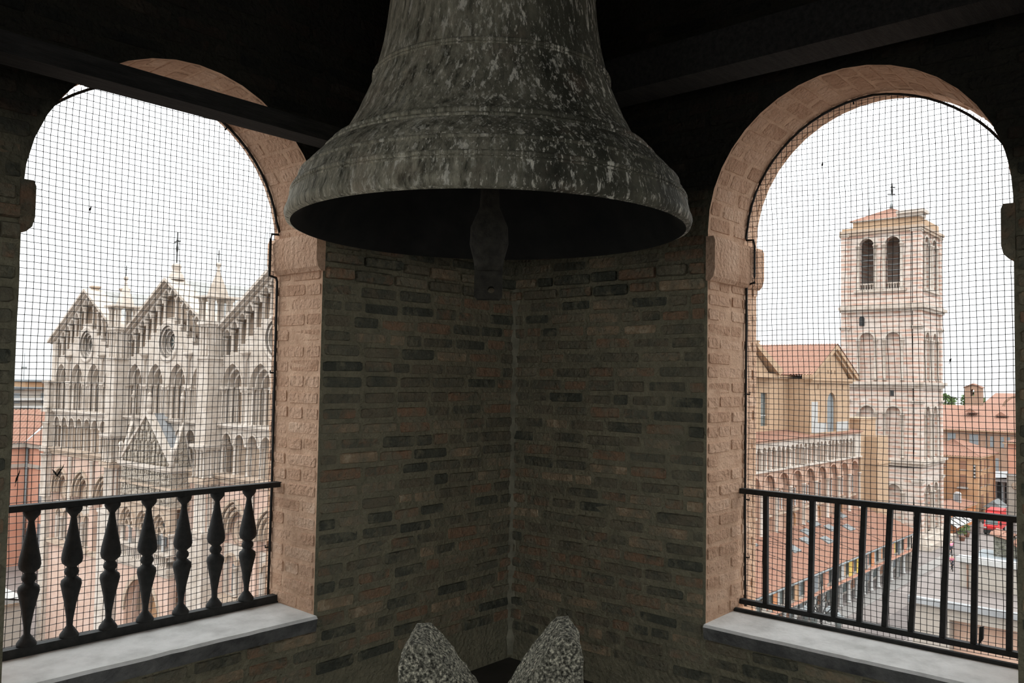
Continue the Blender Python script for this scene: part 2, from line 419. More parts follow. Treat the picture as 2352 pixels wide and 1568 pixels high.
def brick_meshes(m, n):
    out = []
    for k in range(n):
        ring = []
        for sx, sz in ((-1, -1), (1, -1), (1, 1), (-1, 1)):
            jx, jz = random.uniform(.03, .10), random.uniform(.08, .22)
            a = (sx * (.5 - jx), sz * random.uniform(.46, .5)); c = (sx * random.uniform(.485, .5), sz * (.5 - jz))
            ring += ([c, a] if sx * sz > 0 else [a, c])
        if True:
            ring = [ring[i] for i in range(8)]
        vs = [(x, .5, z) for x, z in ring] + [(x * 1.0, -.25, z) for x, z in ring] + [(x * .93, -.5 + random.uniform(-.06, .06), z * .84) for x, z in ring]
        fs = []
        for a in (0, 8):
            for i in range(8):
                j = (i + 1) % 8
                fs.append((a + i, a + j, a + 8 + j, a + 8 + i))
        fs.append(tuple(16 + i for i in range(8)))
        out.append(MB().add(vs, fs).mesh('brick', m))
    return out
BR = brick_meshes(M_BRICK, 10)
BRV = brick_meshes(M_REVEAL, 6)

def wall_with_bricks(name, frame, x0, x1, openings, thick, bx0, bx1, bz0, bz1, label, corner_x):
    """openings: dicts cx hw zsill zspring r depth (jamb side visible: +1 right / -1 left)"""
    holes = []
    for o in openings: holes.append(arch_hole(o['cx'], o['hw'], o['zsill'], o['zs'], 'round', 20))
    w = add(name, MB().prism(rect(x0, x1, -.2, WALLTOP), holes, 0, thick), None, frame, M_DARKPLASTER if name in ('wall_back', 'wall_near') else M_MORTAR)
    tag(w, label, 'wall', kind='structure')
    w.data.materials.append(M_RMORT)
    for p in w.data.polygons:
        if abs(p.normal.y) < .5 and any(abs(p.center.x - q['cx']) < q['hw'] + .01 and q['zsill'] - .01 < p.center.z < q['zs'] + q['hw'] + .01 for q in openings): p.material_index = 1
    if bx0 is None: return w
    o = openings[0]
    cand = []
    pitch = .0735
    k = 0; z = bz0
    while z < bz1:
        zc = z + pitch / 2
        iv = [(bx0, bx1)]
        half = None
        if o['zsill'] - .02 < zc < o['zs']: half = o['hw']
        elif o['zs'] <= zc < o['zs'] + o['hw'] + pitch * .42: half = math.sqrt(max(0, o['hw'] ** 2 - max(0, zc - o['zs'] - pitch * .42) ** 2))
        if half is not None: iv = [(bx0, o['cx'] - half - .004), (o['cx'] + half + .004, bx1)]
        string = 2.085 < zc < 2.235
        for a, b in iv:
            x = a - (random.uniform(0, .2) if a == bx0 else 0)
            while x < b - .03:
                L = random.choice((.25, .25, .245, .12, .23, .18)) * random.uniform(.92, 1.06)
                e = min(x + L, b)
                if b - e < .06: e = b
                if e - x > .04:
                    dy = random.uniform(-.004, .006) - (.022 if string else 0)
                    hz = pitch - random.uniform(.013, .026)
                    Mx = T((x + e) / 2, .018 + dy, zc + random.uniform(-.003, .003) + .004 * math.sin(x * 3 + k)) @ RY(random.uniform(-.02, .02)) @ RZ(random.uniform(-.02, .02)) @ SC(e - x - random.uniform(.012, .026), .052, hz)
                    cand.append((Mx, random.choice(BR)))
                x = e
        z += pitch; k += 1
    # jamb bricks on the visible reveal and voussoirs on the soffit
    sgn = o['jamb']; xj = o['cx'] + sgn * o['hw']
    z = o['zsill']
    kk = 0
    while z < 2.09:
        y = .0
        first = True
        while y < thick - .02:
            L = random.choice((.12, .25)) if not first else (.12 if kk % 2 else .25)
            first = False
            e = min(y + L, thick)
            Mx = T(xj + sgn * random.uniform(.013, .019), (y + e) / 2, z + pitch / 2 + random.uniform(-.004, .004)) @ RZ(-sgn * PI / 2) @ SC(e - y - .012, .04, pitch - .014)
            cand.append((Mx, random.choice(BRV)))
            y = e
        z += pitch; kk += 1
    nv = 27
    for i in range(nv):
        th = PI * (i + .5) / nv
        y = 0
        while y < thick - .02:
            e = min(y + (.25 if (i % 2 == 0 or y > 0) else .12), thick)
            r = o['hw'] + .009
            Mx = T(o['cx'] + r * math.cos(th), (y + e) / 2, o['zs'] + r * math.sin(th)) @ RY(PI / 2 - th) @ RX(PI / 2) @ SC(PI * o['hw'] / nv - .010, .028, e - y - .010)
            cand.append((Mx, random.choice(BRV)))
            y = e
    # the bricks that show largest become parts, the rest one joined part
    sc = []
    for Mx, me in cand:
        p = project(frame @ Mx.translation)
        a = 0
        if p and -60 < p[0] < 2412 and -60 < p[1] < 1628:
            a = Mx.col[0].length * Mx.col[2].length / p[2] ** 2
            if me in BR and Mx.translation.z > 2.75: a *= .15
            if me in BR and 2.2 < Mx.translation.z: a *= .6
            if me in BR and (Mx.translation.x - o['cx']) * sgn < -o['hw'] * .9: a *= .3
        sc.append(a)
    order = sorted(range(len(cand)), key=lambda i: -sc[i])
    for i in order[:300]:
        Mx, me = cand[i]
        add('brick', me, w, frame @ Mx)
    rest = {}
    for i in order[300:]:
        Mx, me = cand[i]
        mb = rest.setdefault(me.materials[0].name, MB())
        mb.add([v.co for v in me.vertices], [tuple(p.vertices) for p in me.polygons], False, Mx)
    for mn, mb in rest.items():
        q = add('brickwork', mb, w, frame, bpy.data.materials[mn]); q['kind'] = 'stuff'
    return w

OL = dict(cx=1.755, hw=.648, zsill=.44, zs=2.24, jamb=1)
OR_ = dict(cx=-1.352, hw=.662, zsill=.37, zs=2.36, jamb=-1)
TL, TR = .40, .55
wall_l = wall_with_bricks('wall_left', WL, -2.45, XR + .55, [OL], TL, .62, XR, .22, 3.4, 'dark dusty brick wall with the arched opening towards the cathedral front', XR)
wall_r = wall_with_bricks('wall_right', WR, -YL, 2.45, [OR_], TR, -YL, -.42, .15, 3.5, 'dark dusty brick wall with the arched opening towards the tall marble bell tower', -YL)
BK = T(-2.45, 0, 0) @ RZ(PI / 2)
NR = T(0, -2.45, 0) @ RZ(PI)
wall_with_bricks('wall_back', BK, -2.85, YL + .4, [dict(cx=-.9, hw=.8, zsill=.4, zs=2.1, jamb=1), dict(cx=1.6, hw=.8, zsill=.4, zs=2.1, jamb=1)], .4, None, 0, 0, 0, 'dark rear wall of the bell chamber behind the viewer', 0)
wall_with_bricks('wall_near', NR, -XR - .55, 2.45, [dict(cx=-1.6, hw=.8, zsill=.4, zs=2.1, jamb=1), dict(cx=.9, hw=.8, zsill=.4, zs=2.1, jamb=1)], .4, None, 0, 0, 0, 'dark side wall of the bell chamber out of view', 0)
tag(add('floor', MB().box(-2.45, XR, -2.45, YL, -.2, 0), None, I4, mat('dusty_floor', [(.3, (.05, .047, .04)), (.7, (.09, .085, .075))], scale=3, coord='World')), 'dusty dark stone floor of the bell chamber', 'floor', kind='structure')
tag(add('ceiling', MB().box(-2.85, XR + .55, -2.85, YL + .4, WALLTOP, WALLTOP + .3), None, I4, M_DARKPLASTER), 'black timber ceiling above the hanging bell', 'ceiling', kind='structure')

seam = MB(); path = []
random.seed(3)
for k in range(46):
    z = .02 + k * .048
    w_ = .016 + .010 * random.random()
    path.append((z, w_, random.uniform(-.006, .006)))
vs = []; fs = []
for z, w_, dx in path: vs += [(-w_ * 1.3 + dx, -.004, z), (-.006 + dx, -.02 + dx * .3, z), (.0, -w_ * 1.5 + dx, z)]
for k in range(len(path) - 1):
    a = k * 3
    fs += [(a, a + 1, a + 4, a + 3), (a + 1, a + 2, a + 5, a + 4)]
add('corner_seam', MB().add(vs, fs), wall_l, T(XR, YL, 0), mat('pale_seam_mortar', [(.35, (.17, .16, .115)), (.65, (.32, .30, .22))], scale=12, rough=1, coord='World'))
# imposts and sills of the two visible openings (parts of their walls)
def impost(frame, wall, o, thick, side, z0, z1):
    xj = o['cx'] + side * o['hw']
    d = .042
    prof = [(0, z1), (-side * d * .8, z1), (-side * d, z1 - .02), (-side * d, z0 + .055), (-side * d * .8, z0 + .02), (-side * d * .35, z0), (0, z0)]
    prof = [(xj + side * .008 if abs(px) < 1e-6 else xj + px, pz) for px, pz in prof]
    # reveal block in three irregular stones
    y = -.010
    for k, L in enumerate((.27, .2, .3)):
        e = min(y + L, thick + .01)
        if e - y > .03:
            j = random.uniform(-.003, .003)
            add('impost_stone', MB().prism([(px + j, pz) for px, pz in prof], [], y, e - .006), wall, frame, M_REVEAL if side == o['jamb'] else M_BRICK)  # far-side stones take the dark brick: their shade is put into the colour
        y = e
impost(WL, wall_l, OL, TL, 1, 2.10, 2.275)
impost(WL, wall_l, OL, TL, -1, 2.10, 2.285)
impost(WR, wall_r, OR_, TR, -1, 2.11, 2.33)
impost(WR, wall_r, OR_, TR, 1, 2.11, 2.33)
def sill(frame, o, depth, ztop, label):
    x0, x1 = o['cx'] - o['hw'], o['cx'] + o['hw']
    n = 26
    vs = []; fs = []
    for i in range(n + 1):
        x = x0 + (x1 - x0) * i / n
        j = .006 * noise.noise(Vector((x * 6, 0, o['cx']))) + .004 * noise.noise(Vector((x * 22, 3, 0)))
        vs += [(x, depth, ztop + .006), (x, -.02 + j, ztop), (x, -.03 + j, ztop - .012), (x, -.02 + j * .5, ztop - .07), (x, depth, ztop - .07)]
    for i in range(n):
        a = i * 5
        for k in range(5): fs.append((a + k, a + (k + 1) % 5, a + 5 + (k + 1) % 5, a + 5 + k))
    fs += [(0, 1, 2, 3, 4), tuple(n * 5 + k for k in (4, 3, 2, 1, 0))]
    me = MB().add(vs, fs).mesh('window_sill', M_SILL)
    me.materials.append(M_SILLEDGE)
    for p in me.polygons:
        if p.center.y < .05 and p.center.z < ztop - .008 and abs(p.normal.y) > .5: p.material_index = 1
    return tag(add('window_sill', me, None, frame), label, 'sill', kind='structure')
sill(WL, OL, .30, .51, 'white marble sill slab below the opening with turned balusters')
sill(WR, OR_, .36, .44, 'white marble sill slab below the opening with square iron bars')

# ------------------------------------------------------------------ timbers
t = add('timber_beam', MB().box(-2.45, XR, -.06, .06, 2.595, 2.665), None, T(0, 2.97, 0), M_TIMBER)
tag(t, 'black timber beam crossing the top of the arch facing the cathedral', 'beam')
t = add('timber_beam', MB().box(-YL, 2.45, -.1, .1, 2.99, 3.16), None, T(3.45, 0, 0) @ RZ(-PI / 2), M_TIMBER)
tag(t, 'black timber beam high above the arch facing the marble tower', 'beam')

# ------------------------------------------------------------------ the bell
BX, BY = 2.493, 2.298
bellM = T(BX, BY, 2.195)
PROF = [(2.195, .765), (2.203, .783), (2.225, .789), (2.25, .780), (2.318, .760), (2.385, .728), (2.443, .676), (2.50, .613), (2.556, .566), (2.627, .528), (2.752, .476), (2.928, .432), (3.101, .410), (3.30, .395), (3.46, .375), (3.54, .335), (3.58, .25), (3.60, .10)]
PROF = [(z, r * 1.014) for z, r in PROF]
def bell_r(z):
    for (a, ra), (b, rb) in zip(PROF, PROF[1:]):
        if a <= z <= b: return ra + (rb - ra) * (z - a) / (b - a)
def smooth_prof():
    out = [PROF[0], PROF[1], PROF[2]]
    for i in range(2, len(PROF) - 1):
        p0, p1, p2, p3 = PROF[max(i - 1, 0)], PROF[i], PROF[i + 1], PROF[min(i + 2, len(PROF) - 1)]
        for k in range(1, 4):
            t_ = k / 3
            def cr(a, b, c, d): return .5 * (2 * b + (c - a) * t_ + (2 * a - 5 * b + 4 * c - d) * t_ ** 2 + (3 * b - a - 3 * c + d) * t_ ** 3)
            out.append((p1[0] + (p2[0] - p1[0]) * t_, cr(p0[1], p1[1], p2[1], p3[1])))
    return out
bell = empty('church_bell', bellM, 'huge dark bronze church bell streaked with white bird droppings', 'bell')
add('bell_body', MB().lathe([(r, z - 2.195) for z, r in smooth_prof()], 128, cap=False), bell, bellM, M_BELL)
inner = [(.776, 0), (.735, .03), (.69, .12), (.60, .24), (.50, .38), (.43, .6), (.38, .9), (.34, 1.2), (.22, 1.3), (.02, 1.31)]
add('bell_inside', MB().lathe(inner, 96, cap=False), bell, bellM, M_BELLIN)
for zb, th in ((2.795, .010), (2.782, .006), (2.492, .014), (2.468, .009), (2.372, .009), (2.312, .010), (2.296, .006), (3.16, .012)):
    r = bell_r(zb)
    add('raised_band', MB().lathe([(r - .01, -th), (r + th * .6, -th * .7), (r + th * .8, 0), (r + th * .4, th * .7), (r - .012, th)], 128, cap=False), bell, T(BX, BY, zb), M_BELL)
# row of small cast reliefs between the lower bands
leaf = MB().lathe([(.006, 0), (.009, .010), (.007, .024), (.002, .032)], 6).mesh('cast_ornament', M_BELL)
for k in range(64):
    a = 2 * PI * k / 64
    r = bell_r(2.335)
    add('cast_ornament', leaf, bell, T(BX + r * math.cos(a), BY + r * math.sin(a), 2.325) @ RZ(a) @ RY(-.55))
cl = MB()
cl.lathe([(.05, .35), (.035, .2), (.04, .10), (.075, .02), (.078, -.05), (.06, -.12), (.055, -.16)], 20, cap=True)
hole = circle(.012, -.235, .014, 10)
ce = [(-.055, -.14), (-.056, -.26), (-.045, -.272), (.045, -.272), (.056, -.26), (.055, -.14)]
cl.prism(ce, [hole], -.03, .03)
clap = add('clapper', cl, bell, T(BX, BY, 2.195) @ RZ(math.radians(41) - PI / 2), mat('rusty_iron_clapper', [(.3, (.022, .021, .017)), (.7, (.06, .055, .043))], scale=25, rough=.9, bump=.5, bscale=60))
add('clapper_rod', MB().lathe([(.03, .34), (.025, 1.31)], 10), bell, T(BX, BY, 2.195), M_IRON)
hs = MB().box(-.9, .9, -.14, .14, 1.42, 1.75)
for sx in (-.25, 0, .25): hs.box(sx - .04, sx + .04, -.16, .16, 1.36, 1.5)
for sx in (-.78, .78): hs.box(sx - .07, sx + .07, -.07, .07, 1.75, WALLTOP - 2.2)
add('headstock', hs, bell, T(BX, BY, 2.195) @ RZ(math.radians(41) - PI / 2), M_TIMBER)

# ------------------------------------------------------------------ notched stone in front of the corner
stM = T(1.913, 1.740, 0) @ RZ(math.radians(41) - PI / 2)
def notched_stone():
    # silhouette: two horns with a V between them
    out = [(-.262, 0), (-.262, .62), (-.255, .775), (-.222, .838), (-.185, .835), (-.11, .77), (-.03, .66), (.02, .595), (.04, .62), (.11, .735), (.18, .825), (.215, .862), (.245, .86), (.275, .82), (.28, .70), (.285, 0)]
    mb = MB(); mb.prism(out, [], -.11, .11)
    me = mb.mesh('notched_stone', M_GRANITE)
    bm = bmesh.new(); bm.from_mesh(me)
    bmesh.ops.subdivide_edges(bm, edges=[e for e in bm.edges if e.calc_length() > .06], cuts=3, use_grid_fill=True)
    bmesh.ops.triangulate(bm, faces=bm.faces[:])
    for _ in range(2):
        bmesh.ops.subdivide_edges(bm, edges=[e for e in bm.edges if e.calc_length() > .03], cuts=1)
        bmesh.ops.triangulate(bm, faces=bm.faces[:])
    bm.normal_update()
    for v in bm.verts:
        d = noise.noise(v.co * 30) * .006 + noise.noise(v.co * 75) * .004 + noise.noise(v.co * 9) * .012
        v.co += v.normal * d
    bm.to_mesh(me); bm.free()
    return me
st = add('notched_stone', notched_stone(), None, stM)
tag(st, 'rough grey stone with a deep V notch standing below the bell', 'stone')

# ------------------------------------------------------------------ railings
# turned balusters
balM = WL @ T(0, .305, 0)
rail = empty('baluster_railing', balM @ T(1.755, 0, .51), 'black railing of seven turned balusters in front of the cathedral', 'railing')
add('top_rail', MB().box(1.10, 2.405, -.022, .022, 1.068, 1.092), rail, balM, M_IRON)
add('bottom_rail', MB().box(1.10, 2.405, -.02, .02, .516, .552), rail, balM, M_IRON)
bp = [(.034, 0), (.036, .004), (.035, .012), (.024, .028), (.012, .044), (.013, .07), (.022, .13), (.034, .185), (.039, .208), (.037, .224), (.022, .237), (.019, .241), (.026, .250), (.0275, .259), (.025, .268), (.018, .276), (.022, .280), (.036, .292), (.040, .308), (.038, .33), (.027, .385), (.015, .445), (.011, .474), (.015, .482), (.028, .497), (.031, .505), (.031, .517)]
bme = MB().lathe(bp, 14).mesh('baluster', M_IRON)
for x in (1.292, 1.449, 1.602, 1.757, 1.917, 2.077, 2.240):
    add('baluster', bme, rail, balM @ T(x, 0, .552))
# square bars
barM = WR @ T(0, .367, 0)
rail2 = empty('iron_bar_railing', barM @ T(-1.352, 0, .44), 'black iron railing of ten square bars before the street and tower', 'railing')
add('top_rail', MB().box(-2.01, -.70, -.02, .02, 1.036, 1.062), rail2, barM, M_IRON)
add('bottom_rail', MB().box(-2.01, -.70, -.016, .016, .472, .496), rail2, barM, M_IRON)
add('bottom_rail', MB().box(-2.01, -.70, -.075, -.055, .445, .462), rail2, barM, M_IRON)
for i, y in enumerate((1.874, 1.753, 1.638, 1.519, 1.398, 1.282, 1.165, 1.037, .919, .785)):
    lean = (0, .004, .006, .009, .012, .014, .016, .012, .006, .004)[i]
    m = MB(); m.box(-.0115, .0115, -.0115, .0115, 0, .545)
    add('bar', m, rail2, barM @ T(-y - lean, 0, .494) @ RY(lean * 2 / .54), M_IRON)
add('broken_bar_stub', MB().add([(0, -.008, 0), (.018, -.008, .03), (.020, -.008, .085), (.004, -.008, .08), (0, .008, 0), (.018, .008, .03), (.020, .008, .085), (.004, .008, .08)], [(0, 1, 2, 3), (7, 6, 5, 4), (0, 4, 5, 1), (1, 5, 6, 2), (2, 6, 7, 3), (3, 7, 4, 0)]), rail2, barM @ T(-.905, 0, .492), M_IRON)

# ------------------------------------------------------------------ netting with its edge cord
def netting(frame, y, o, zb, cell, label, seed, steps, caught=()):
    M = frame @ T(0, y, 0)
    cx, hw, zs = o['cx'], o['hw'] - .010, o['zs']
    root = empty('bird_netting', M @ T(cx, 0, zb), label, 'netting')
    def warp(x, z):
        v = Vector((x * 2.3, z * 2.3, seed))
        w = Vector((x * 14, z * 14, seed))
        dx = .010 * noise.noise(v) + .0022 * noise.noise(w) + .006 * math.sin(z * 1.7)
        dz = .010 * noise.noise(v + Vector((9, 3, 1))) + .0022 * noise.noise(w + Vector((4, 7, 2))) - .010 * (1 - ((x - cx) / hw) ** 2)
        return (x + dx, .004 * noise.noise(v * 2 + Vector((1, 1, 7))), z + dz)
    def top(x): return zs + math.sqrt(max(0, hw ** 2 - (x - cx) ** 2))
    mb = MB(); R = .0016
    nx = int(2 * hw / cell)
    xs = [cx - hw + .006 + i * cell for i in range(nx + 1)]
    zsn = []
    z = zb
    while z < zs + hw:
        zsn.append(z); z += cell
    for x in xs:
        if abs(x - cx) > hw: continue
        zt = top(x); n = max(3, int((zt - zb) / (cell * 2)))
        mb.tube([warp(x, zb + (zt - zb) * i / n) for i in range(n + 1)], R, 3)
    for z in zsn:
        h = hw if z < zs else math.sqrt(max(0, hw ** 2 - (z - zs) ** 2))
        n = max(3, int(2 * h / (cell * 2)))
        mb.tube([warp(cx - h + 2 * h * i / n, z) for i in range(n + 1)], R, 3)
    kn = .0036
    for x in xs:
        for z in zsn:
            if z < top(x) - .004:
                p = warp(x, z)
                mb.add([(p[0] + kn, p[1], p[2]), (p[0] - kn, p[1], p[2]), (p[0], p[1] + kn * .8, p[2]), (p[0], p[1] - kn * .8, p[2]), (p[0], p[1], p[2] + kn * .8), (p[0], p[1], p[2] - kn * .8)],
                       [(0, 2, 4), (2, 1, 4), (1, 3, 4), (3, 0, 4), (2, 0, 5), (1, 2, 5), (3, 1, 5), (0, 3, 5)])
    q = add('net_mesh', mb, root, M, M_NET); q['kind'] = 'stuff'
    # edge cord up both jambs, round the imposts and over the arch
    H = o['hw']; a0, a1 = steps
    for side in (1, -1):
        xj = cx + side * (H - .012); xi = cx + side * (H - .056)
        path = [(xj, 0, zb), (xj + side * .004, 0, zb + .5), (xj, 0, a0 - .03), (xj - side * .006, 0, a0 - .012), (xi, 0, a0 - .004), (xi, 0, a0 + .03), (xi, 0, a1 - .02), (xi + side * .006, 0, a1 + .012), (xj, 0, a1 + .014), (xj + side * .004, 0, a1 + .03)]
        n = 16
        for i in range(1, n + 1):
            th = PI / 2 * i / n
            r = H - .012
            zz = zs + r * math.sin(th)
            if zz > a1 + .05: path.append((cx + side * r * math.cos(th), 0, zz - (0.028 * math.sin(th * 2) if side * o['jamb'] < 0 else 0)))
        add('edge_cord', MB().tube([(a, b - .008, c) for a, b, c in path], .0062, 8), root, M, M_IRON)
    # hooks that hold the cord
    for side, zz in ((o['jamb'], zb + .55), (o['jamb'], zb + 1.1), (o['jamb'], zb + .25)):
        add('wall_hook', MB().tube([(cx + side * (H + .01), 0, zz), (cx + side * (H - .03), 0, zz), (cx + side * (H - .03), 0, zz + .012)], .004, 6), root, M, M_IRON)
    for (x_, z_, l_, a_) in caught:
        add('caught_feather', MB().add([(-.003, 0, 0), (.004, .002, .3 * l_), (.003, 0, l_), (-.001, -.002, .9 * l_), (-.005, 0, .4 * l_)], [(0, 1, 2, 3, 4)]).tube([(0, -.004, -.012), (0, .0, l_ * 1.1)], .0012, 4), root, M @ T(x_, -.006, z_) @ RY(a_), M_IRON)
    th = 1.72 if o['jamb'] < 0 else 1.0
    add('wall_hook', MB().tube([(cx + (H + .005) * math.cos(th), 0, zs + (H + .005) * math.sin(th)), (cx + (H - .03) * math.cos(th), 0, zs + (H - .03) * math.sin(th))], .004, 6), root, M, M_IRON)
    return root
netting(WL, .362, OL, .52, .0262, 'dark bird netting stretched over the arch facing the cathedral', 1.3, (2.10, 2.29), ((1.247, 1.17, .05, .25), (1.395, 1.18, .055, .5), (1.40, 1.19, .03, -.7), (1.486, 2.275, .022, .1)))
netting(WR, .412, OR_, .45, .0272, 'dark bird netting stretched over the arch facing the marble tower', 5.1, (2.14, 2.35), ((-1.02, 1.72, .015, .2), (-1.6, 2.7, .02, .1)))
#EXTERIOR
GZ = -19.3
tag(add('ground', MB().box(-60, 420, -60, 420, GZ - 1, GZ), None, I4, M_PAVE), 'grey paving of the square and street far below', 'ground', kind='structure')

# ================================================================== CATHEDRAL
KF = 1.225
def h(v): return 1.6 + KF * (v - 1.6)
YC = 53.04
FAC = T(26.95, YC, 0) @ RZ(-PI / 2)          # facade elevation: x to the right as seen from the tower
SIDE = T(0, 34.3, 0)                          # long side elevation: x = distance down the street
cath = empty('cathedral', T(26.95, YC, GZ), 'pale marble cathedral with three gables, round windows and a long brick side', 'cathedral')
def fadd(name, mb, m=M_MARBLE, parent=None, M=I4): return add(name, mb, parent or cath, FAC @ M, m)
BAYS = (-12.34, 0.0, 12.34)
RAKE = .585
def zr(x): return 7.62 - RAKE * abs(x)        # underside of the raking cornice
ARX = (-4.38, -1.46, 1.46, 4.38)
Z_BAND, Z_SPR, Z_L1, Z_L2 = .87, .96, -1.22, -4.5
HB = 5.55
core = [(-18.6, GZ)]
core_top = []
for c in BAYS:
    core_top += [(c - 6.15, zr(6.15)), (c, zr(0)), (c + 6.15, zr(6.15))]
core = [(-18.55, GZ)] + [(18.5, GZ)] + core_top[::-1]
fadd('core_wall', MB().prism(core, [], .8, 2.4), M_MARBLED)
arch_ring_me = {}
def shared_ring(hw, w, d, kind, m):
    k = (hw, w, d, kind, m.name)
    if k not in arch_ring_me: arch_ring_me[k] = MB().ring(0, 0, hw, w, -d / 2, d / 2, kind).mesh('arch_moulding', m)
    return arch_ring_me[k]
ORD = ((1.06, 0.0), (.82, .27), (.58, .54))
for bi, c in enumerate(BAYS):
    BM = T(c, 0, 0)
    # stepped upper screen with pointed recesses and a round window
    ed = [HB - .79 * k for k in range(8)]
    tread = [max(2.85, zr((ed[k] + ed[k + 1]) / 2) - 2.05) for k in range(7)]
    right = [(HB, Z_L1)]
    for k in range(7): right += [(ed[k], tread[k]), (ed[k + 1], tread[k])]
    left = [(-x, z) for x, z in right[::-1]]
    left = [p for p in left]
    outer = [(-HB, Z_L1)] + right + left[:-1]
    outer = right + left
    holes = [arch_hole(a, ORD[0][0], Z_L1 + .05, Z_SPR, 'pointed', 12) for a in ARX] + [circle(0, 3.77, 1.16, 28)]
    scr = fadd('upper_screen', MB().prism(outer, holes, 0, .27), M_MARBLE, M=BM)
    for o, (hw, y0) in enumerate(ORD[1:]):
        holes = [arch_hole(a, hw, Z_L1 + .05, Z_SPR, 'pointed', 12) for a in ARX]
        fadd('arch_order', MB().prism(rect(-HB, HB, Z_L1, 2.75), holes, y0, y0 + .27), M_MARBLE, M=BM)
    fadd('gable_wall', MB().prism([(-HB, 2.75), (HB, 2.75)] + [(HB, tread[0])] + [p for k in range(7) for p in ((ed[k], tread[k] - .05), (ed[k + 1], tread[k] - .05))] + [p for k in range(6, -1, -1) for p in ((-ed[k + 1], tread[k] - .05), (-ed[k], tread[k] - .05))], [circle(0, 3.77, 1.0, 28)], .27, .6), M_MARBLE, M=BM)
    for a in ARX:
        for o, (hw, y0) in enumerate(ORD):
            fadd('arch_moulding', shared_ring(hw, .10, .14, 'pointed', M_MARBLE), M=BM @ T(a, y0, Z_SPR))
            for s in (-1, 1):
                fadd('column', column_mesh(Z_BAND - Z_L1 + .05, .085, M_MARBLE), M=BM @ T(a + s * (hw - .09), y0 + .13, Z_L1))
    for x0, x1 in ((-.43, .43), (2.48, 3.36), (-3.36, -2.48), (5.40, 5.6), (-5.6, -5.40)):
        b = MB().box(x0 - .1, x1 + .1, -.16, .1, Z_BAND, Z_BAND + .14).box(x0 - .28, x1 + .28, .02, .5, Z_BAND - .02, Z_BAND + .12).box(x0 - .05, x1 + .05, -.10, .05, Z_BAND - .2, Z_BAND)
        fadd('capital_band', b, M_MARBLE, M=BM)
        for xx in ((x0 + x1) / 2 - .16, (x0 + x1) / 2 + .16):
            fadd('column', column_mesh(Z_BAND - Z_L1, .10, M_MARBLE), M=BM @ T(xx, -.05, Z_L1))
    # round window: concentric mouldings and tracery
    rose = fadd('round_window', MB().lathe([(1.0, -.32), (1.28, -.34), (1.36, -.22), (1.36, 0), (1.22, .05), (1.16, .0), (1.05, .02)], 32, cap=False, M=RX(PI / 2)), M_MARBLE, M=BM @ T(0, -.06, 3.77))
    for r_, y_ in ((1.02, .12), (.86, .30), (.70, .48)):
        add('window_moulding', MB().lathe([(r_ - .16, -.09), (r_, -.1), (r_ + .05, 0), (r_ - .02, .09), (r_ - .16, .09)], 28, cap=False, M=RX(PI / 2)), rose, FAC @ BM @ T(0, y_, 3.77), M_MARBLE)
    add('window_glass', MB().lathe([(.6, 0), (.6, .05)], 24, M=RX(PI / 2)), rose, FAC @ BM @ T(0, .6, 3.77), M_GLASS)
    tr = MB()
    for k in range(4): tr.box(-.03, .03, -.05, .05, -.58, .58, M=RY(k * PI / 4))
    add('window_tracery', tr, rose, FAC @ BM @ T(0, .52, 3.77), M_MARBLE)
    # raking arcade of the gable
    for s in (-1, 1):
        for k in range(7):
            mid = s * (ed[k] + ed[k + 1]) / 2
            fadd('gable_arch', shared_ring(.28, .13, .34, 'pointed', M_MARBLE), M=BM @ T(mid, .14, zr(mid) - .62))
            fadd('gable_column', column_mesh(1.52, .10, M_MARBLE), M=BM @ T(s * (ed[k] - .06), .11, zr(ed[k]) - .54 - 1.52))
        x1 = 6.15
        fadd('spandrel_strip', MB().prism([(0, zr(0) - .25), (s * x1, zr(x1) - .25), (s * x1, zr(x1) + .02), (0, zr(0) + .02)][::s], [], .0, .5), M_MARBLE, M=BM)
        fadd('raking_cornice', MB().prism([(0, zr(0) - .03), (s * 6.3, zr(6.3) - .03), (s * 6.3, zr(6.3) + .12), (0, zr(0) + .12)][::s], [], -.22, .8), M_MARBLE, M=BM)
        fadd('raking_cornice', MB().prism([(0, zr(0) + .12), (s * 6.45, zr(6.45) + .12), (s * 6.45, zr(6.45) + .32), (0, zr(0) + .32)][::s], [], -.42, 1.0), M_MARBLE, M=BM)
        fadd('gable_roof', MB().prism([(0, zr(0) + .02), (s * 6.15, zr(6.15) + .02), (s * 6.15, zr(6.15) + .25), (0, zr(0) + .25)][::s], [], 1.0, 7.0), M_WHITEROOF, M=BM)
    for s in (-1, 1):
        fadd('corbel_shaft', MB().lathe([(.06, 0), (.06, 1.55), (.26, 1.9), (.36, 1.95), (.36, 2.05)], 8), M_MARBLE, M=BM @ T(s * 2.92, -.1, Z_BAND + .1))
    # ledges and dwarf gallery
    fadd('ledge', MB().box(-HB, HB, -.30, .8, Z_L1 - .10, Z_L1 + .02).box(-HB, HB, -.18, .8, Z_L1 - .22, Z_L1 - .10), M_MARBLE, M=BM)
    GP = 1.36
    gx = [-4.76 + GP * k for k in range(8)]
    path = [(-HB, -1.40), (-HB, -2.32)]
    for g in gx: path += arch_pts(g, -2.32, .54, 'soft', 10)
    path += [(HB, -2.32), (HB, -1.40)]
    fadd('gallery_arcade', MB().prism(path[::-1], [], .0, .38), M_MARBLE, M=BM)
    for g in gx:
        fadd('gallery_arch', shared_ring(.5, .1, .12, 'soft', M_MARBLE), M=BM @ T(g, -.03, -2.32))
    for k in range(9):
        g = gx[0] - GP / 2 + GP * k
        for y in (.08, .30):
            fadd('gallery_column', column_mesh(1.82, .085, M_MARBLE), M=BM @ T(g, y, -4.14))
        fadd('gallery_capital', MB().box(g - .17, g + .17, -.06, .44, -2.44, -2.30), M_MARBLE, M=BM)
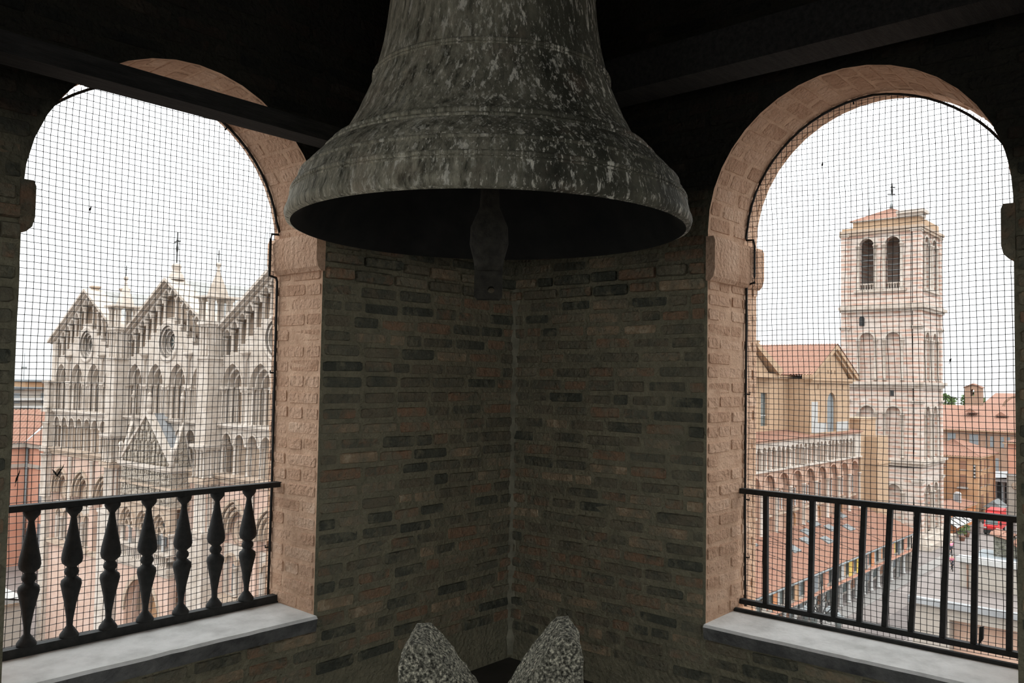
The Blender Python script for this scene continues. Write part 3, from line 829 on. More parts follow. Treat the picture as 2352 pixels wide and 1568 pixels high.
    fadd('ledge', MB().box(-HB, HB, -.42, .8, -4.26, -4.12).box(-HB, HB, -.30, .8, -4.40, -4.26).box(-HB, HB, -.15, .8, Z_L2 - .15, -4.40), M_MARBLED, M=BM)
    if bi != 1:
        # lower storey with large blind pointed arches
        xs3 = (-3.75, 0.0, 3.75)
        holes = [arch_hole(a, 1.5, -11.2, -7.6, 'pointed', 14) for a in xs3]
        fadd('lower_wall', MB().prism(rect(-HB - .6, HB + .6, GZ, Z_L2 - .1), holes, 0, .5), M_PINK, M=BM)
        fadd('lower_back', MB().box(-HB, HB, .5, .8, -12, Z_L2 - .1), M_PINK, M=BM)
        for a in xs3:
            for w_, y_ in ((1.5, -.04), (1.28, .10), (1.06, .26)):
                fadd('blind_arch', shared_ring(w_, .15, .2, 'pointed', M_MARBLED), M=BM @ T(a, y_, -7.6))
            oc = fadd('blind_oculus', MB().lathe([(.72, -.1), (.84, -.12), (.9, 0), (.84, .1)], 24, cap=False, M=RX(PI / 2)), M_MARBLED, M=BM @ T(a, .42, -7.35))
            for r_ in (.62, .42, .2):
                add('oculus_ring', MB().lathe([(r_ - .1, -.02), (r_ - .04, .08), (r_, .08), (r_ + .04, -.02)], 20, cap=False, M=RX(PI / 2)), oc, FAC @ BM @ T(a, .46, -7.35), M_MARBLED)
            nm = MB().prism(rect(a - 1.5, a + 1.5, -11.2, -8.25), [arch_hole(a + d, .5, -11.1, -9.35, 'round', 10) for d in (-.68, .68)], .28, .5)
            fadd('niche_panel', nm, M_MARBLE, M=BM)
            for d in (-.68, .68):
                fadd('niche_arch', shared_ring(.5, .16, .14, 'round', M_MARBLED), M=BM @ T(a + d, .24, -9.35))
                fadd('niche_slot', MB().box(a + d - .2, a + d + .2, .47, .505, -11.0, -9.4), M_SHUT, M=BM)
            fadd('column', column_mesh(1.7, .12, M_MARBLE), M=BM @ T(a, .15, -11.1))
            fadd('niche_sill', MB().box(a - 1.7, a + 1.7, -.25, .5, -11.45, -11.15), M_MARBLED, M=BM)
        for a in (-5.62, -1.95, -1.8, 1.8, 1.95, 5.62):
            fadd('column', column_mesh(3.3, .10, M_MARBLE), M=BM @ T(a, -.1, -8.0))
# lower wall behind the porch with the portal
fadd('portal_wall', MB().prism(rect(-HB - .6, HB + .6, GZ, Z_L2 - .1), [arch_hole(0, 2.5, GZ + .02, -13.9, 'round', 20)], 0, .5), M_PINK)
for w_, y_ in ((2.5, -.05), (2.2, .15), (1.9, .35)):
    fadd('portal_arch', shared_ring(w_, .22, .22, 'round', M_MARBLED), M=T(0, y_, -13.9))
fadd('portal_tympanum', MB().box(-2.5, 2.5, .5, .7, GZ, -11.3), M_OCHRE)
# side pier of the far end
fadd('corner_pier', MB().box(-18.75, -17.9, -.35, .8, GZ, .9), M_MARBLE)
fadd('corner_pier', MB().box(-18.45, -17.9, -.1, .8, .9, 4.1), M_MARBLE)
for a in (-18.7, -18.45, -18.2, -17.95):
    fadd('column', column_mesh(2.0, .09, M_MARBLE), M=T(a, -.42, -1.1))
    fadd('column', column_mesh(1.85, .09, M_MARBLE), M=T(a, -.42, -4.1))
    fadd('column', column_mesh(3.3, .10, M_MARBLE), M=T(a, -.42, -8.0))
for z0, z1 in ((.82, 1.02), (-1.42, -1.15), (-4.5, -4.12)):
    fadd('ledge', MB().box(-18.95, -17.7, -.6, .8, z0, z1), M_MARBLE)
# turrets between the gables
def turret(x):
    M = T(x, 0, 0)
    tp = fadd('turret', MB().box(-.62, .62, -.95, .8, -2.45, 2.65), M_MARBLE, M=M)
    P = lambda n, mb, m=M_MARBLE, Mx=I4: add(n, mb, tp, FAC @ M @ Mx, m)
    P('turret_cornice', MB().box(-.72, .72, -1.05, .8, 2.6, 2.72))
    P('turret_cornice', MB().box(-.85, .85, -1.2, .8, -2.62, -2.45).box(-.75, .75, -1.08, .8, -2.75, -2.62))
    P('turret_block', MB().box(-.56, .56, -.85, .8, -4.4, -2.7))
    P('turret_shaft', MB().box(-.52, .52, -.78, .8, 2.7, 4.7))
    for xx in (-.5, -.17, .17, .5):
        P('colonnette', column_mesh(1.95, .075, M_MARBLE), Mx=T(xx, -.82, 2.72))
        P('colonnette', column_mesh(1.7, .08, M_MARBLE), Mx=T(xx * 1.15, -.95, -4.4))
    for yy in (-.5, -.15, .2):
        for s in (-1, 1):
            P('colonnette', column_mesh(1.95, .075, M_MARBLE), Mx=T(s * .56, yy, 2.72))
            P('colonnette', column_mesh(1.7, .08, M_MARBLE), Mx=T(s * .6, yy - .05, -4.4))
    P('turret_cornice', MB().box(-.72, .72, -1.0, .85, 4.66, 4.82).box(-.62, .62, -.9, .8, 4.5, 4.66))
    for xx, yy in ((-.5, -.75), (.5, -.75), (-.5, .45), (.5, .45)):
        P('lantern_pier', MB().box(xx - .12, xx + .12, yy - .12, yy + .12, 4.82, 6.15).box(xx - .2, xx + .2, yy - .2, yy + .2, 6.05, 6.25), M_MARBLE)
        for q in ((-.16, -.1), (.16, -.1), (0, -.17)):
            P('colonnette', column_mesh(1.3, .06, M_MARBLE), Mx=T(xx + q[0], yy + q[1], 4.82))
    P('turret_slab', MB().box(-.92, .92, -1.15, .95, 6.25, 6.36), M_MARBLE)
    P('spire', MB().lathe([(.66, 0), (.57, .3), (.44, .65), (.32, .95), (.20, 1.25), (.11, 1.5), (.09, 1.55), (.13, 1.58), (.13, 1.62), (.08, 1.66), (.08, 1.8), (.05, 1.84)], 8, smooth=False), M_MARBLE, T(0, -.1, 6.36))
    P('finial_ball', MB().lathe([(.02, -.16), (.10, -.14), (.16, -.05), (.16, .05), (.10, .14), (.02, .16)], 10), M_MARBLE, T(0, -.1, 8.30))
    P('iron_cross', MB().box(-.02, .02, -.02, .02, 0, .75).box(-.16, .16, -.02, .02, .48, .52), M_IRON, T(0, -.1, 8.44))
    return tp
for x in (-6.12, 6.12): turret(x)
# cluster piers below the turrets
for x in (-6.12, 6.12):
    p = fadd('cluster_pier', MB().box(-.55, .55, -.75, .5, GZ, -4.4), M_PINK, M=T(x, 0, 0))
    for xx in (-.5, -.25, 0, .25, .5): add('colonnette', column_mesh(3.0, .10, M_MARBLE), p, FAC @ T(x + xx, -.8, -7.6))
    for yy in (-.55, -.3, 0):
        for s in (-1, 1): add('colonnette', column_mesh(3.0, .10, M_MARBLE), p, FAC @ T(x + s * .58, yy, -7.6))
    add('ledge', MB().box(-.85, .85, -1.15, .3, -7.85, -7.6), p, FAC @ T(x, 0, 0), M_MARBLE)
    add('ledge', MB().box(-.85, .85, -1.15, .3, -4.75, -4.45), p, FAC @ T(x, 0, 0), M_MARBLED)
    add('pier_foot', MB().box(-.85, .85, -1.05, .3, GZ, -7.85), p, FAC @ T(x, 0, 0), M_MARBLE)
# finials and rods on the gables
fadd('apex_block', MB().lathe([(.55, 0), (.45, .35), (.25, .6), (.28, .7), (.33, .85), (.28, 1.0), (.08, 1.1)], 8, smooth=False), M_MARBLE, M=T(0, .4, 7.85))
cr = MB().box(-.03, .03, -.03, .03, 0, 2.1).box(-.38, .38, -.03, .03, 1.42, 1.5)
cr.lathe([(.03, .0), (.09, .3), (.05, .6)], 8, M=T(0, 0, .7)).lathe([(.02, -.1), (.09, 0), (.02, .1)], 8, M=T(0, 0, 1.55))
fadd('apex_cross', cr, M_IRON, M=T(0, .4, 8.9))
for x_ in (-12.5, -11.3):
    fadd('apex_block', MB().lathe([(.3, 0), (.3, .3), (.42, .36), (.42, .46), (.2, .5)], 6, smooth=False), M_MARBLED, M=T(x_, .5 + (x_ + 12.5) * 1.4, 7.72 - max(0, x_ + 12.3) * .1))
for x_, y_, z_ in ((-10.3, 6.0, 10.6), (1.7, 6.0, 11.6)):
    fadd('lightning_rod', MB().lathe([(.035, 0), (.025, z_ - 6)], 6), M_GREY, M=T(x_, y_, 6))
# nave roof behind the gables
nr = MB(); tiled_slope(nr, (6.5, 2.4, 4.4), (6.5, 22, 4.4), (12.3, 22, 7.3), (12.3, 2.4, 7.3), .35, .07)
tiled_slope(nr, (5.8, 2.4, 4.4), (5.8, 22, 4.4), (0, 22, 7.0), (0, 2.4, 7.0), .35, .07)
fadd('nave_roof', nr, M_TILE)
# ------------------------------------------------ porch
PY = -1.18
por = fadd('porch', MB().prism(rect(-3.4, 3.4, -6.5, -4.13), [], PY, 0), M_CARVED)
P = lambda n, mb, m=M_MARBLED, Mx=I4: add(n, mb, por, FAC @ Mx, m)
P('porch_belt', MB().box(-3.6, 3.6, PY - .22, 0, -4.25, -4.05).box(-3.5, 3.5, PY - .1, 0, -4.4, -4.25), M_MARBLE)
P('pediment', MB().prism([(-3.4, -4.05), (3.4, -4.05), (0, -1.0)], [], PY + .08, PY + .3), M_CARVED)
for s in (-1, 1):
    P('pediment_rake', MB().prism([(0, -1.0), (s * 3.5, -4.1), (s * 3.5, -3.85), (0, -.72)][::s], [], PY - .12, PY + .35), M_MARBLE)
    P('porch_roof', MB().prism([(0, -1.0), (s * 3.3, -3.95), (s * 3.3, -3.8), (0, -.85)][::s], [], PY + .35, .05), M_LEAD)
    sg = MB().prism([(PY + .05, -4.05), (-.05, -4.05), (PY / 2, -1.55)], [], -.12, .12)
    P('side_gable', sg, M_CARVED, T(s * 3.3, 0, 0) @ RZ(PI / 2))
    for q in (-1, 1):
        P('side_rake', MB().prism([(PY / 2, -1.55), (PY / 2 + q * .62, -4.05), (PY / 2 + q * .70, -4.0), (PY / 2, -1.3)][::q], [], -.18, .18), M_MARBLE, T(s * 3.3, 0, 0) @ RZ(PI / 2))
    P('pinnacle', MB().lathe([(.10, 0), (.08, 1.2), (.07, 1.5), (.16, 1.62), (.16, 1.72), (.08, 1.85), (.10, 1.95), (.02, 2.05)], 8), M_MARBLE, T(s * 3.25, PY / 2, -1.5))
    P('pinnacle', MB().lathe([(.16, 0), (.14, .5), (.1, .8), (.17, .95), (.17, 1.1), (.06, 1.25)], 8), M_MARBLE, T(s * 3.45, PY - .05, -4.05))
P('apex_statue', MB().lathe([(.22, 0), (.18, .25), (.1, .35), (.2, .45), (.22, .75), (.14, 1.0), (.07, 1.08), (.11, 1.15), (.11, 1.26), (.03, 1.34)], 10), M_MARBLE, T(0, PY + .1, -.85))
# relief figures in the pediment and the frieze
random.seed(11)
fig = MB().lathe([(.11, 0), (.13, .15), (.09, .36), (.11, .44), (.05, .5), (.075, .56), (.07, .64), (.02, .69)], 7).mesh('relief_figure', M_CARVED)
for k in range(26):
    P('relief_figure', fig, None, T(-3.1 + k * .248 + random.uniform(-.04, .04), PY - .04, -5.15 + random.uniform(-.03, .03)) @ SC(1, .8, random.uniform(.9, 1.1)))
    P('relief_figure', fig, None, T(-3.1 + k * .248 + random.uniform(-.04, .04), PY - .04, -6.2 + random.uniform(-.03, .03)) @ SC(1, .8, random.uniform(.9, 1.1)))
for row, z0 in enumerate((-4.0, -3.3, -2.6, -1.95)):
    n = (13, 9, 6, 3)[row]; wd = (2.8, 2.05, 1.3, .6)[row]
    for k in range(n):
        P('relief_figure', fig, None, T(-wd + 2 * wd * k / (n - 1), PY + .02, z0) @ SC(1.1, .9, random.uniform(.85, 1.1)))
P('frieze_moulding', MB().box(-3.5, 3.5, PY - .12, 0, -5.45, -5.3), M_MARBLED)
P('frieze_moulding', MB().box(-3.5, 3.5, PY - .12, 0, -6.6, -6.45), M_MARBLED)
AX = (-2.2, 0.0, 2.2)
path = [(-3.4, -6.5), (-3.4, -8.15)]
for a in AX: path += arch_pts(a, -8.15, .92, 'pointed', 12)
path += [(3.4, -8.15), (3.4, -6.5)]
P('loggia_arcade', MB().prism(path[::-1], [], PY, PY + .4), M_MARBLED)
for a in AX:
    for w_, y_ in ((.92, -.04), (.76, .12), (.62, .28)):
        P('loggia_arch', shared_ring(w_, .14, .18, 'pointed', M_MARBLED), None, T(a, PY + y_, -8.15))
    P('loggia_back', MB().box(a - .8, a + .8, -.06, -.02, -9.9, -7.4), M_SHUT)
    P('loggia_column', column_mesh(1.5, .10, M_WHITE), None, T(a, PY + .2, -9.7))
    P('loggia_tracery', MB().ring(a - .38, -8.2, .26, .12, PY + .1, PY + .3, 'pointed').ring(a + .38, -8.2, .26, .12, PY + .1, PY + .3, 'pointed').box(a - .8, a + .8, PY + .1, PY + .3, -8.3, -8.18), M_MARBLED)
for a in (-3.25, -1.1, 1.1, 3.25):
    P('loggia_column', column_mesh(1.7, .16, M_MARBLE), None, T(a, PY + .2, -9.75))
for k in range(26):
    P('balcony_baluster', column_mesh(.72, .055, M_MARBLE, 8), None, T(-3.2 + k * .256, PY - .1, -10.1))
P('balcony', MB().box(-3.55, 3.55, PY - .2, 0, -9.42, -9.3).box(-3.6, 3.6, PY - .25, 0, -10.5, -10.1).box(-3.45, 3.45, PY - .1, 0, -10.7, -10.5), M_MARBLE)
P('porch_base', MB().prism(rect(-3.4, 3.4, GZ, -10.7), [arch_hole(0, 2.3, GZ + .02, -13.6, 'round', 20)], PY, PY + .5), M_PINK)
P('porch_arch', MB().ring(0, -13.6, 2.3, .3, PY - .06, PY + .1, 'round', 20), M_MARBLED)

# ------------------------------------------------ long side towards the street
def sadd(name, mb, m=M_SBRICK2, Mx=I4, parent=None): return add(name, mb, parent or cath, SIDE @ Mx, m)
BX0, BP = 73.2, 3.24
hol = [arch_hole(BX0 + BP * k, 1.38, -12.4, -8.22, 'round', 14) for k in range(-3, 9)]
sadd('side_wall', MB().prism(rect(29.4, 101, GZ, -6.5), hol, 0, .45))
sadd('side_wall_back', MB().box(29.4, 101, .45, 2.4, GZ, -3.6))
for k in range(-3, 9):
    x = BX0 + BP * k
    sadd('side_arch', shared_ring(1.38, .14, .3, 'round', M_SBRICK2), None, T(x, .0, -8.22))
    sadd('side_column', column_mesh(4.15, .16, M_MARBLE), None, T(x + 1.62, -.08, -12.38))
    q = sadd('side_window', MB().prism(rect(x - 1.1, x + 1.1, -10.6, -7.9), [arch_hole(x + d, .24, -10.4, -8.6, 'round', 8) for d in (-.66, 0, .66)], .3, .45), M_SBRICK2)
    for d in (-.33, .33): add('window_column', column_mesh(1.75, .07, M_WHITE), q, SIDE @ T(x + d, .25, -10.35))
    sadd('side_sill', MB().box(x - 1.2, x + 1.2, .1, .45, -10.85, -10.65), M_MARBLED)
    if k % 2: sadd('side_door_arch', MB().ring(x, -11.6, .55, .12, .25, .45, 'round', 10, drop=.9), M_OCHRE)
    # dwarf gallery: three arches to a bay
    path = [(x - BP / 2, -3.78), (x - BP / 2, -4.62)]
    for d in (-1.02, 0, 1.02): path += arch_pts(x + d, -4.62, .38, 'round', 8)
    path += [(x + BP / 2, -4.62), (x + BP / 2, -3.78)]
    sadd('gallery_arcade', MB().prism(path[::-1], [], -.1, .2), M_MARBLE)
    for d in (-1.53, -.51, .51):
        for y in (-.02, .14):
            sadd('gallery_column', column_mesh(1.75, .085 if d > -1 else .13, M_MARBLE), None, T(x + d, y, -6.37))
sadd('side_ledge', MB().box(29.4, 101.1, -.35, .6, -6.5, -6.36), M_MARBLE)
sadd('side_ledge', MB().box(29.4, 101.1, -.25, .6, -3.80, -3.66), M_SBRICK2)
sadd('gallery_end_pier', MB().box(99.2, 101, -.2, .5, -6.36, -3.7), M_MARBLE)
gr = MB(); tiled_slope(gr, (29.4, -.45, -3.62), (101.2, -.45, -3.62), (101.2, 2.5, -3.1), (29.4, 2.5, -3.1), .3, .05)
sadd('gallery_roof', gr, M_TILE)
sadd('nave_wall', MB().prism(rect(29.4, 93, -3.7, 2.65), [rect(80.1, 81.65, -2.5, .8), rect(86.6, 87.35, 1.5, 1.95)], 2.45, 2.9), M_SBRICK)
sadd('nave_window', MB().box(80.0, 81.8, 2.7, 2.75, -2.6, .9), M_GLASS)
for z in (-.3, -1.5): sadd('window_bar', MB().box(80.1, 81.65, 2.62, 2.68, z, z + .08), M_WHITE)
sadd('nave_window', MB().box(86.5, 87.45, 2.75, 2.8, 1.4, 2.0), M_DARK)
sadd('nave_cornice', MB().box(66, 90.6, 2.05, 2.6, 2.45, 2.62).box(66, 90.6, 2.2, 2.6, 2.25, 2.45), M_SBRICK)
nr = MB(); tiled_slope(nr, (29.4, 1.95, 2.68), (93, 1.95, 2.68), (93, 8.2, 5.75), (29.4, 8.2, 5.75), .3, .06)
sadd('nave_roof', nr, M_TILE)
# gabled chapel end facing the street
cz0, cz1 = -3.7, 2.2
sadd('chapel_wall', MB().prism([(86.5, cz0), (97.9, cz0), (97.9, cz1), (92.6, 5.7), (86.5, cz1)], [arch_hole(92.45, 1.25, -3.35, -.35, 'round', 14), rect(91.3, 91.6, 2.9, 3.3), rect(92.3, 92.6, 2.9, 3.3), rect(93.3, 93.6, 2.9, 3.3), rect(88.5, 88.8, 1.2, 1.8), rect(95.6, 95.9, 1.2, 1.8)], .0, .4), M_SBRICK)
sadd('chapel_body', MB().box(86.5, 97.9, .4, 8, cz0, 2.3), M_SBRICK)
sadd('chapel_window', MB().prism(arch_hole(92.45, 1.3, -3.4, -.35, 'round', 14), [], .25, .4), M_SHUT)
sadd('plaster_patch', MB().box(86.85, 88.5, -.03, .1, -3.3, -.05), M_WHITE)
sadd('plaster_patch', MB().box(88.5, 90.9, -.03, .1, -3.3, -2.3), M_WHITE)
sadd('plaster_patch', MB().box(93.8, 97.5, -.03, .1, -3.35, -2.3), M_WHITE)
sadd('chapel_cornice', MB().box(86.0, 98.6, -.45, .4, 2.15, 2.4).box(86.2, 98.3, -.25, .4, 1.9, 2.15), M_SBRICK)
ax, az = 92.7, 6.1
for s, ex in ((-1, 85.9), (1, 99.4)):
    sl = (az - 2.45) / abs(ax - ex)
    sadd('pediment_cornice', MB().prism([(ax, az - .45), (ex, 2.3), (ex, 2.75), (ax, az)][::-s], [], -.55, .6), M_SBRICK)
    sadd('pediment_cornice', MB().prism([(ax, az - .8), (ex + s * -1.0, 2.35), (ex, 2.3), (ax, az - .4)][::-s], [], -.3, .5), M_SBRICK)
    rf = MB(); tiled_slope(rf, (ex, 9, 2.72), (ex, -.6, 2.72), (ax, -.6, az + .05), (ax, 9, az + .05), .3, .06)
    sadd('chapel_roof', rf, M_TILE)
# the next gabled end, mostly hidden by the opening's jamb
sadd('chapel_wall', MB().prism([(66, 2.3), (81.0, 2.3), (75, 5.9)], [], 1.6, 2.6), M_SBRICK)
sadd('pediment_cornice', MB().prism([(74, 6.3), (74, 6.7), (82.3, 3.1), (81.4, 2.6)][::-1], [], 1.0, 2.6), M_SBRICK)
sadd('pediment_cornice', MB().box(66, 82.0, 1.3, 2.6, 2.35, 2.75), M_SBRICK)
sadd('chimney', MB().box(78.2, 79.9, 3, 4.5, 4.6, 5.9).box(77.9, 80.5, 2.7, 4.8, 5.85, 6.05), M_SBRICK)
# stepped brick buttress before the bell tower
bt = sadd('buttress', MB().prism([(101.2, GZ), (106.5, GZ), (106.5, -2.2), (101.2, -2.2)], [], -.1, 2.2), M_SBRICK)
add('buttress_step', MB().box(102.6, 106.5, -1.55, -.1, GZ, -4.2), bt, SIDE, M_SBRICK)
add('buttress_coping', MB().box(102.4, 106.7, -1.75, 0, -7.4, -7.15), bt, SIDE, M_SBRICK)
add('buttress_coping', MB().box(101.1, 106.6, -.2, 2.3, -2.3, -2.1), bt, SIDE, M_SBRICK)
# ================================================================== MARBLE BELL TOWER
TX, TY0, TY1 = 119.0, 32.6, 42.6
TF = T(TX, 37.6, 0) @ RZ(-PI / 2)          # street-facing elevation, x -5..5
TS = T(124.0, TY0, 0)                       # right-hand elevation, x -5..5
tow = empty('bell_tower', T(124, 37.6, GZ), 'tall square marble bell tower banded in pink and white', 'tower')
add('shaft', MB().box(TX + 1.0, TX + 9.0, TY0 + 1.0, TY1 - 1.0, GZ, 13), tow, I4, M_TOWER)
TIERS = ((12.5, 22.4, 14.75, 20.9, True), (2.3, 11.9, 2.5, 8.0, False), (-8.0, 1.5, -7.7, -1.9, False), (-17.6, -8.9, -17.4, -12.2, False))
OPX = (-1.72, 1.68)
for ti, (z0, z1, zb, zs, open_) in enumerate(TIERS):
    for fr, wx in ((TF, 1.0), (TS, 1.0)):
        side = fr is TS
        ox = OPX if not side else (-1.75, 1.75)
        hw = .95 if not side else 1.0
        tier = add('tier_wall', MB().prism(rect(-5, 5, z0, z1), [arch_hole(a, hw, zb, zs, 'round', 14) for a in ox], 0, .9), tow, fr, M_TOWER)
        if not open_:
            add('blind_panel', MB().box(-4, 4, .55, 1.0, z0, z1), tier, fr, M_TOWER)
        for a in ox:
            add('arch_moulding', shared_ring(hw, .28, .24, 'round', M_MARBLE), tier, fr @ T(a, -.02, zs))
            for s in (-1, 1):
                add('column', column_mesh(zs - zb, .2, M_MARBLE), tier, fr @ T(a + s * (hw + .18), -.1, zb))
        for s in (-1, 1):
            add('pilaster', MB().box(s * 5 - .75 if s > 0 else -5.15, 5.15 if s > 0 else -5 + .75, -.22, .5, z0, z1), tier, fr, M_TOWER)
            add('pilaster_capital', MB().box(s * 4.65 - .72, s * 4.65 + .72, -.42, .3, zs + 1.55, zs + 1.75).box(s * 4.65 - .66, s * 4.65 + .66, -.32, .3, zs + 1.35, zs + 1.55), tier, fr, M_MARBLE)
        if open_:
            for a in ox:
                b = MB().box(a - hw, a + hw, .25, .45, 15.55, 15.72).box(a - hw, a + hw, .25, .45, 14.75, 14.88)
                bb = add('balustrade', b, tier, fr, M_MARBLE)
                for k in range(5):
                    add('baluster', column_mesh(.68, .09, M_MARBLE, 6), tier, fr @ T(a - hw + .25 + k * (2 * hw - .5) / 4, .35, 14.87))
                for k in range(5):
                    add('louvre', MB().box(a - hw, a + hw, .55, .85, 16.6 + k * .75, 16.68 + k * .75), tier, fr, M_GREY)
            add('sill_ledge', MB().box(-3.4, 3.4, -.35, .3, 14.45, 14.75), tier, fr, M_MARBLE)
# rear and left walls of the open stage keep the daylight out of the louvres
add('belfry_back', MB().box(TX + 8.6, TX + 9.6, TY0 + .2, TY1 - .2, 12.5, 22.4), tow, I4, M_TOWER)
add('belfry_back', MB().box(TX + .9, TX + 9.6, TY1 - .9, TY1 - .1, GZ, 22.4), tow, I4, M_TOWER)
add('belfry_floor', MB().box(TX + .5, TX + 9.5, TY0 + .5, TY1 - .2, 12.6, 14.4), tow, I4, M_DARK)
for z0, z1, o in ((12.1, 12.5, .75), (11.75, 12.1, .45), (12.5, 12.75, .4), (1.85, 2.3, .7), (1.5, 1.85, .4), (-8.35, -8.0, .7), (-8.75, -8.35, .4), (22.4, 22.75, .35), (22.75, 23.1, .5), (-17.9, -17.4, .4), (-18.6, -17.9, .8), (GZ, -18.6, 1.5)):
    add('cornice', MB().box(TX - o, TX + 10 + o, TY0 - o, TY1 + o * .5, z0, z1), tow, I4, M_MARBLE if z0 < 20 else M_MARBLED)
add('frieze_wall', MB().box(TX + .1, TX + 9.9, TY0 + .1, TY1 - 1.4, 23.1, 24.3).box(TX + .1, TX + 9.9, TY1 - 1.4, TY1 + .1, 23.1, 23.5), tow, I4, M_SBRICK)
add('cornice', MB().box(TX - .15, TX + 9.9, TY0 + 2.6, TY1 - 1.4, 24.2, 24.4), tow, I4, M_MARBLE)
add('unfinished_cornice', MB().box(TX - .3, TX + 2.2, TY0 - .3, TY0 + 2.7, 24.2, 24.7).box(TX - .7, TX + 2.2, TY0 - .7, TY0 + 2.7, 24.7, 25.1), tow, I4, M_MARBLE)
rf = MB()
ap = (TX + 5, TY0 + 5.0, 26.6)
cs = [(TX - .1, TY0 + .6, 24.35), (TX - .1, TY1 - 1.0, 24.35), (TX + 9.9, TY1 - 1.0, 24.35), (TX + 9.9, TY0 + .6, 24.35)]
for i in range(4): tiled_slope(rf, cs[i], cs[(i + 1) % 4], ap, ap, .5, .06)
add('tower_roof', rf, tow, I4, M_TILE)
add('roof_post', MB().lathe([(.25, 0), (.2, .5), (.12, .7), (.06, .8), (.05, 2.6)], 8), tow, T(*ap), M_GREY)
wv = MB().box(-.5, .5, -.05, .05, 0, .12).lathe([(.10, 0), (.16, .4), (.1, .8), (.13, 1.1), (.08, 1.3), (.1, 1.45), (.03, 1.6)], 7, M=T(.1, 0, .1)).box(-.1, .55, -.04, .04, .95, 1.1)
add('weather_vane', wv, tow, T(ap[0], ap[1], ap[2] + 2.0) @ RZ(-1.0), M_IRON)
add('lightning_rod', MB().lathe([(.05, 0), (.03, 6.0)], 6), tow, T(TX + 5, TY0 + 8, 24.6), M_GREY)
add('small_window', MB().prism(arch_hole(-2.35, .3, 9.9, 10.9, 'round', 8), [], -.30, .05), tow, TF, M_DARK)
add('small_window', MB().box(1.3, 1.75, -.1, .05, .45, 1.15), tow, TF, M_DARK)

# ================================================================== ROW OF SHOPS UNDER THE TILED ROOF
SX0, SX1, SY = 56.0, 104.6, 29.6
shop = empty('shop_row', T(80, 32, GZ), 'long low row of shops under an orange tiled roof along the brick church side', 'shops')
SF = T(0, SY, 0)
rf = MB(); tiled_slope(rf, (SX0, 29.0, -14.85), (SX1, 29.0, -14.85), (SX1 - 1.5, 34.3, -12.35), (SX0, 34.3, -12.35), .27, .06)
add('tiled_roof', rf, shop, I4, M_TILE)
add('gutter', MB().tube([(SX0, 28.95, -14.95), (SX1, 28.95, -14.92)], .09, 8), shop, I4, M_GREY)
add('end_wall', MB().add([(SX1, SY, GZ), (SX1, 34.3, GZ), (SX1 - .6, 34.3, -12.5), (SX1, SY, -15.0)], [(0, 1, 2, 3)]).box(SX1 - .4, SX1, SY, 34.2, GZ, -15), shop, I4, M_CREAM)
n = 22; sp = (SX1 - SX0 - 1) / n
cols = (M_YELLOW, M_OCHRE, M_ORANGE, M_CREAM, M_SALMON, M_WHITE, M_ORANGE, M_SHUT, M_YELLOW, M_CREAM, M_SALMON)
holes = [rect(SX0 + .5 + sp * k + .35, SX0 + .5 + sp * (k + 1) - .35, -16.55, -15.35) for k in range(n)]
add('upper_wall', MB().prism(rect(SX0, SX1, -17.2, -14.95), holes, 0, .25), shop, SF, M_CREAM)
for k in range(n):
    x0 = SX0 + .5 + sp * k
    w = add('shop_window', MB().box(x0 + .35, x0 + sp - .35, .12, .2, -16.55, -15.35), shop, SF, M_GLASS)
    s_ = .42
    add('shutter', MB().box(x0 + .38, x0 + .38 + (sp - .76) * .45, .03, .1, -16.5, -15.4), w, SF, cols[k % 11])
    add('wall_panel', MB().box(x0 - .42, x0 + .42, -.05, .0, -16.75, -15.0), shop, SF, cols[(k * 3 + 2) % 11])
    add('arcade_column', column_mesh(2.3, .17, M_WHITE), shop, SF @ T(x0, .15, GZ))
    add('shop_front', MB().box(x0 + .1, x0 + sp - .1, 1.5, 1.6, GZ + .3, -17.4), shop, SF, (M_GLASS, M_SHUT, M_GLASS, M_BSHUT)[k % 4])
add('string_moulding', MB().box(SX0, SX1, -.2, .1, -17.0, -16.82), shop, SF, M_SALMON)
add('arcade_back', MB().box(SX0, SX1, 1.6, 1.9, GZ, -16.9), shop, SF, M_CREAM)
add('arcade_ceiling', MB().box(SX0, SX1, .1, 1.7, -17.2, -17.05), shop, SF, M_CREAM)
def roofpt(x, t): return Vector((x, 29.0 + 5.3 * t, -14.85 + 2.5 * t))
sky_me = MB().box(-.75, .75, -.5, .5, 0, .14).mesh('skylight', M_GREY)
for x, t in ((62.0, .62), (68.5, .85), (71.5, .9), (76.5, .55), (80.5, .62), (82.8, .78), (84.0, .5), (88.0, .72), (91.5, .6), (94, .93), (86.5, .93)):
    p = roofpt(x, t)
    add('skylight', sky_me, shop, T(p.x, p.y, p.z + .05) @ RX(math.atan2(2.5, 5.3)))
for k in range(15):
    x = 60 + k * 2.6
    a, b = roofpt(x, .97), roofpt(x + 2.6, .05 + .3 * (k % 3))
    add('roof_cable', MB().tube([(a.x, a.y, a.z + .14), ((a.x + b.x) / 2, (a.y + b.y) / 2, (a.z + b.z) / 2 + .10), (b.x, b.y, b.z + .12)], .022, 5), shop, I4, M_IRON)
for x in (61, 70, 79.5, 89, 99.5):
    add('downpipe', MB().tube([(x, 29.45, -15), (x, 29.5, GZ + .1)], .06, 6), shop, I4, M_GREY)

# street surfaces
tag(add('pavement_strip', MB().box(50, 200, 22.0, 25.2, GZ, GZ + .03), None, I4, M_PAVED), 'darker strip of paving running along the street', 'paving', kind='structure')
tag(add('pavement_edge', MB().box(40, 118, 28.0, 29.4, GZ, GZ + .06), None, I4, M_PAVEL), 'pale pavement beside the row of shops', 'paving', kind='structure')

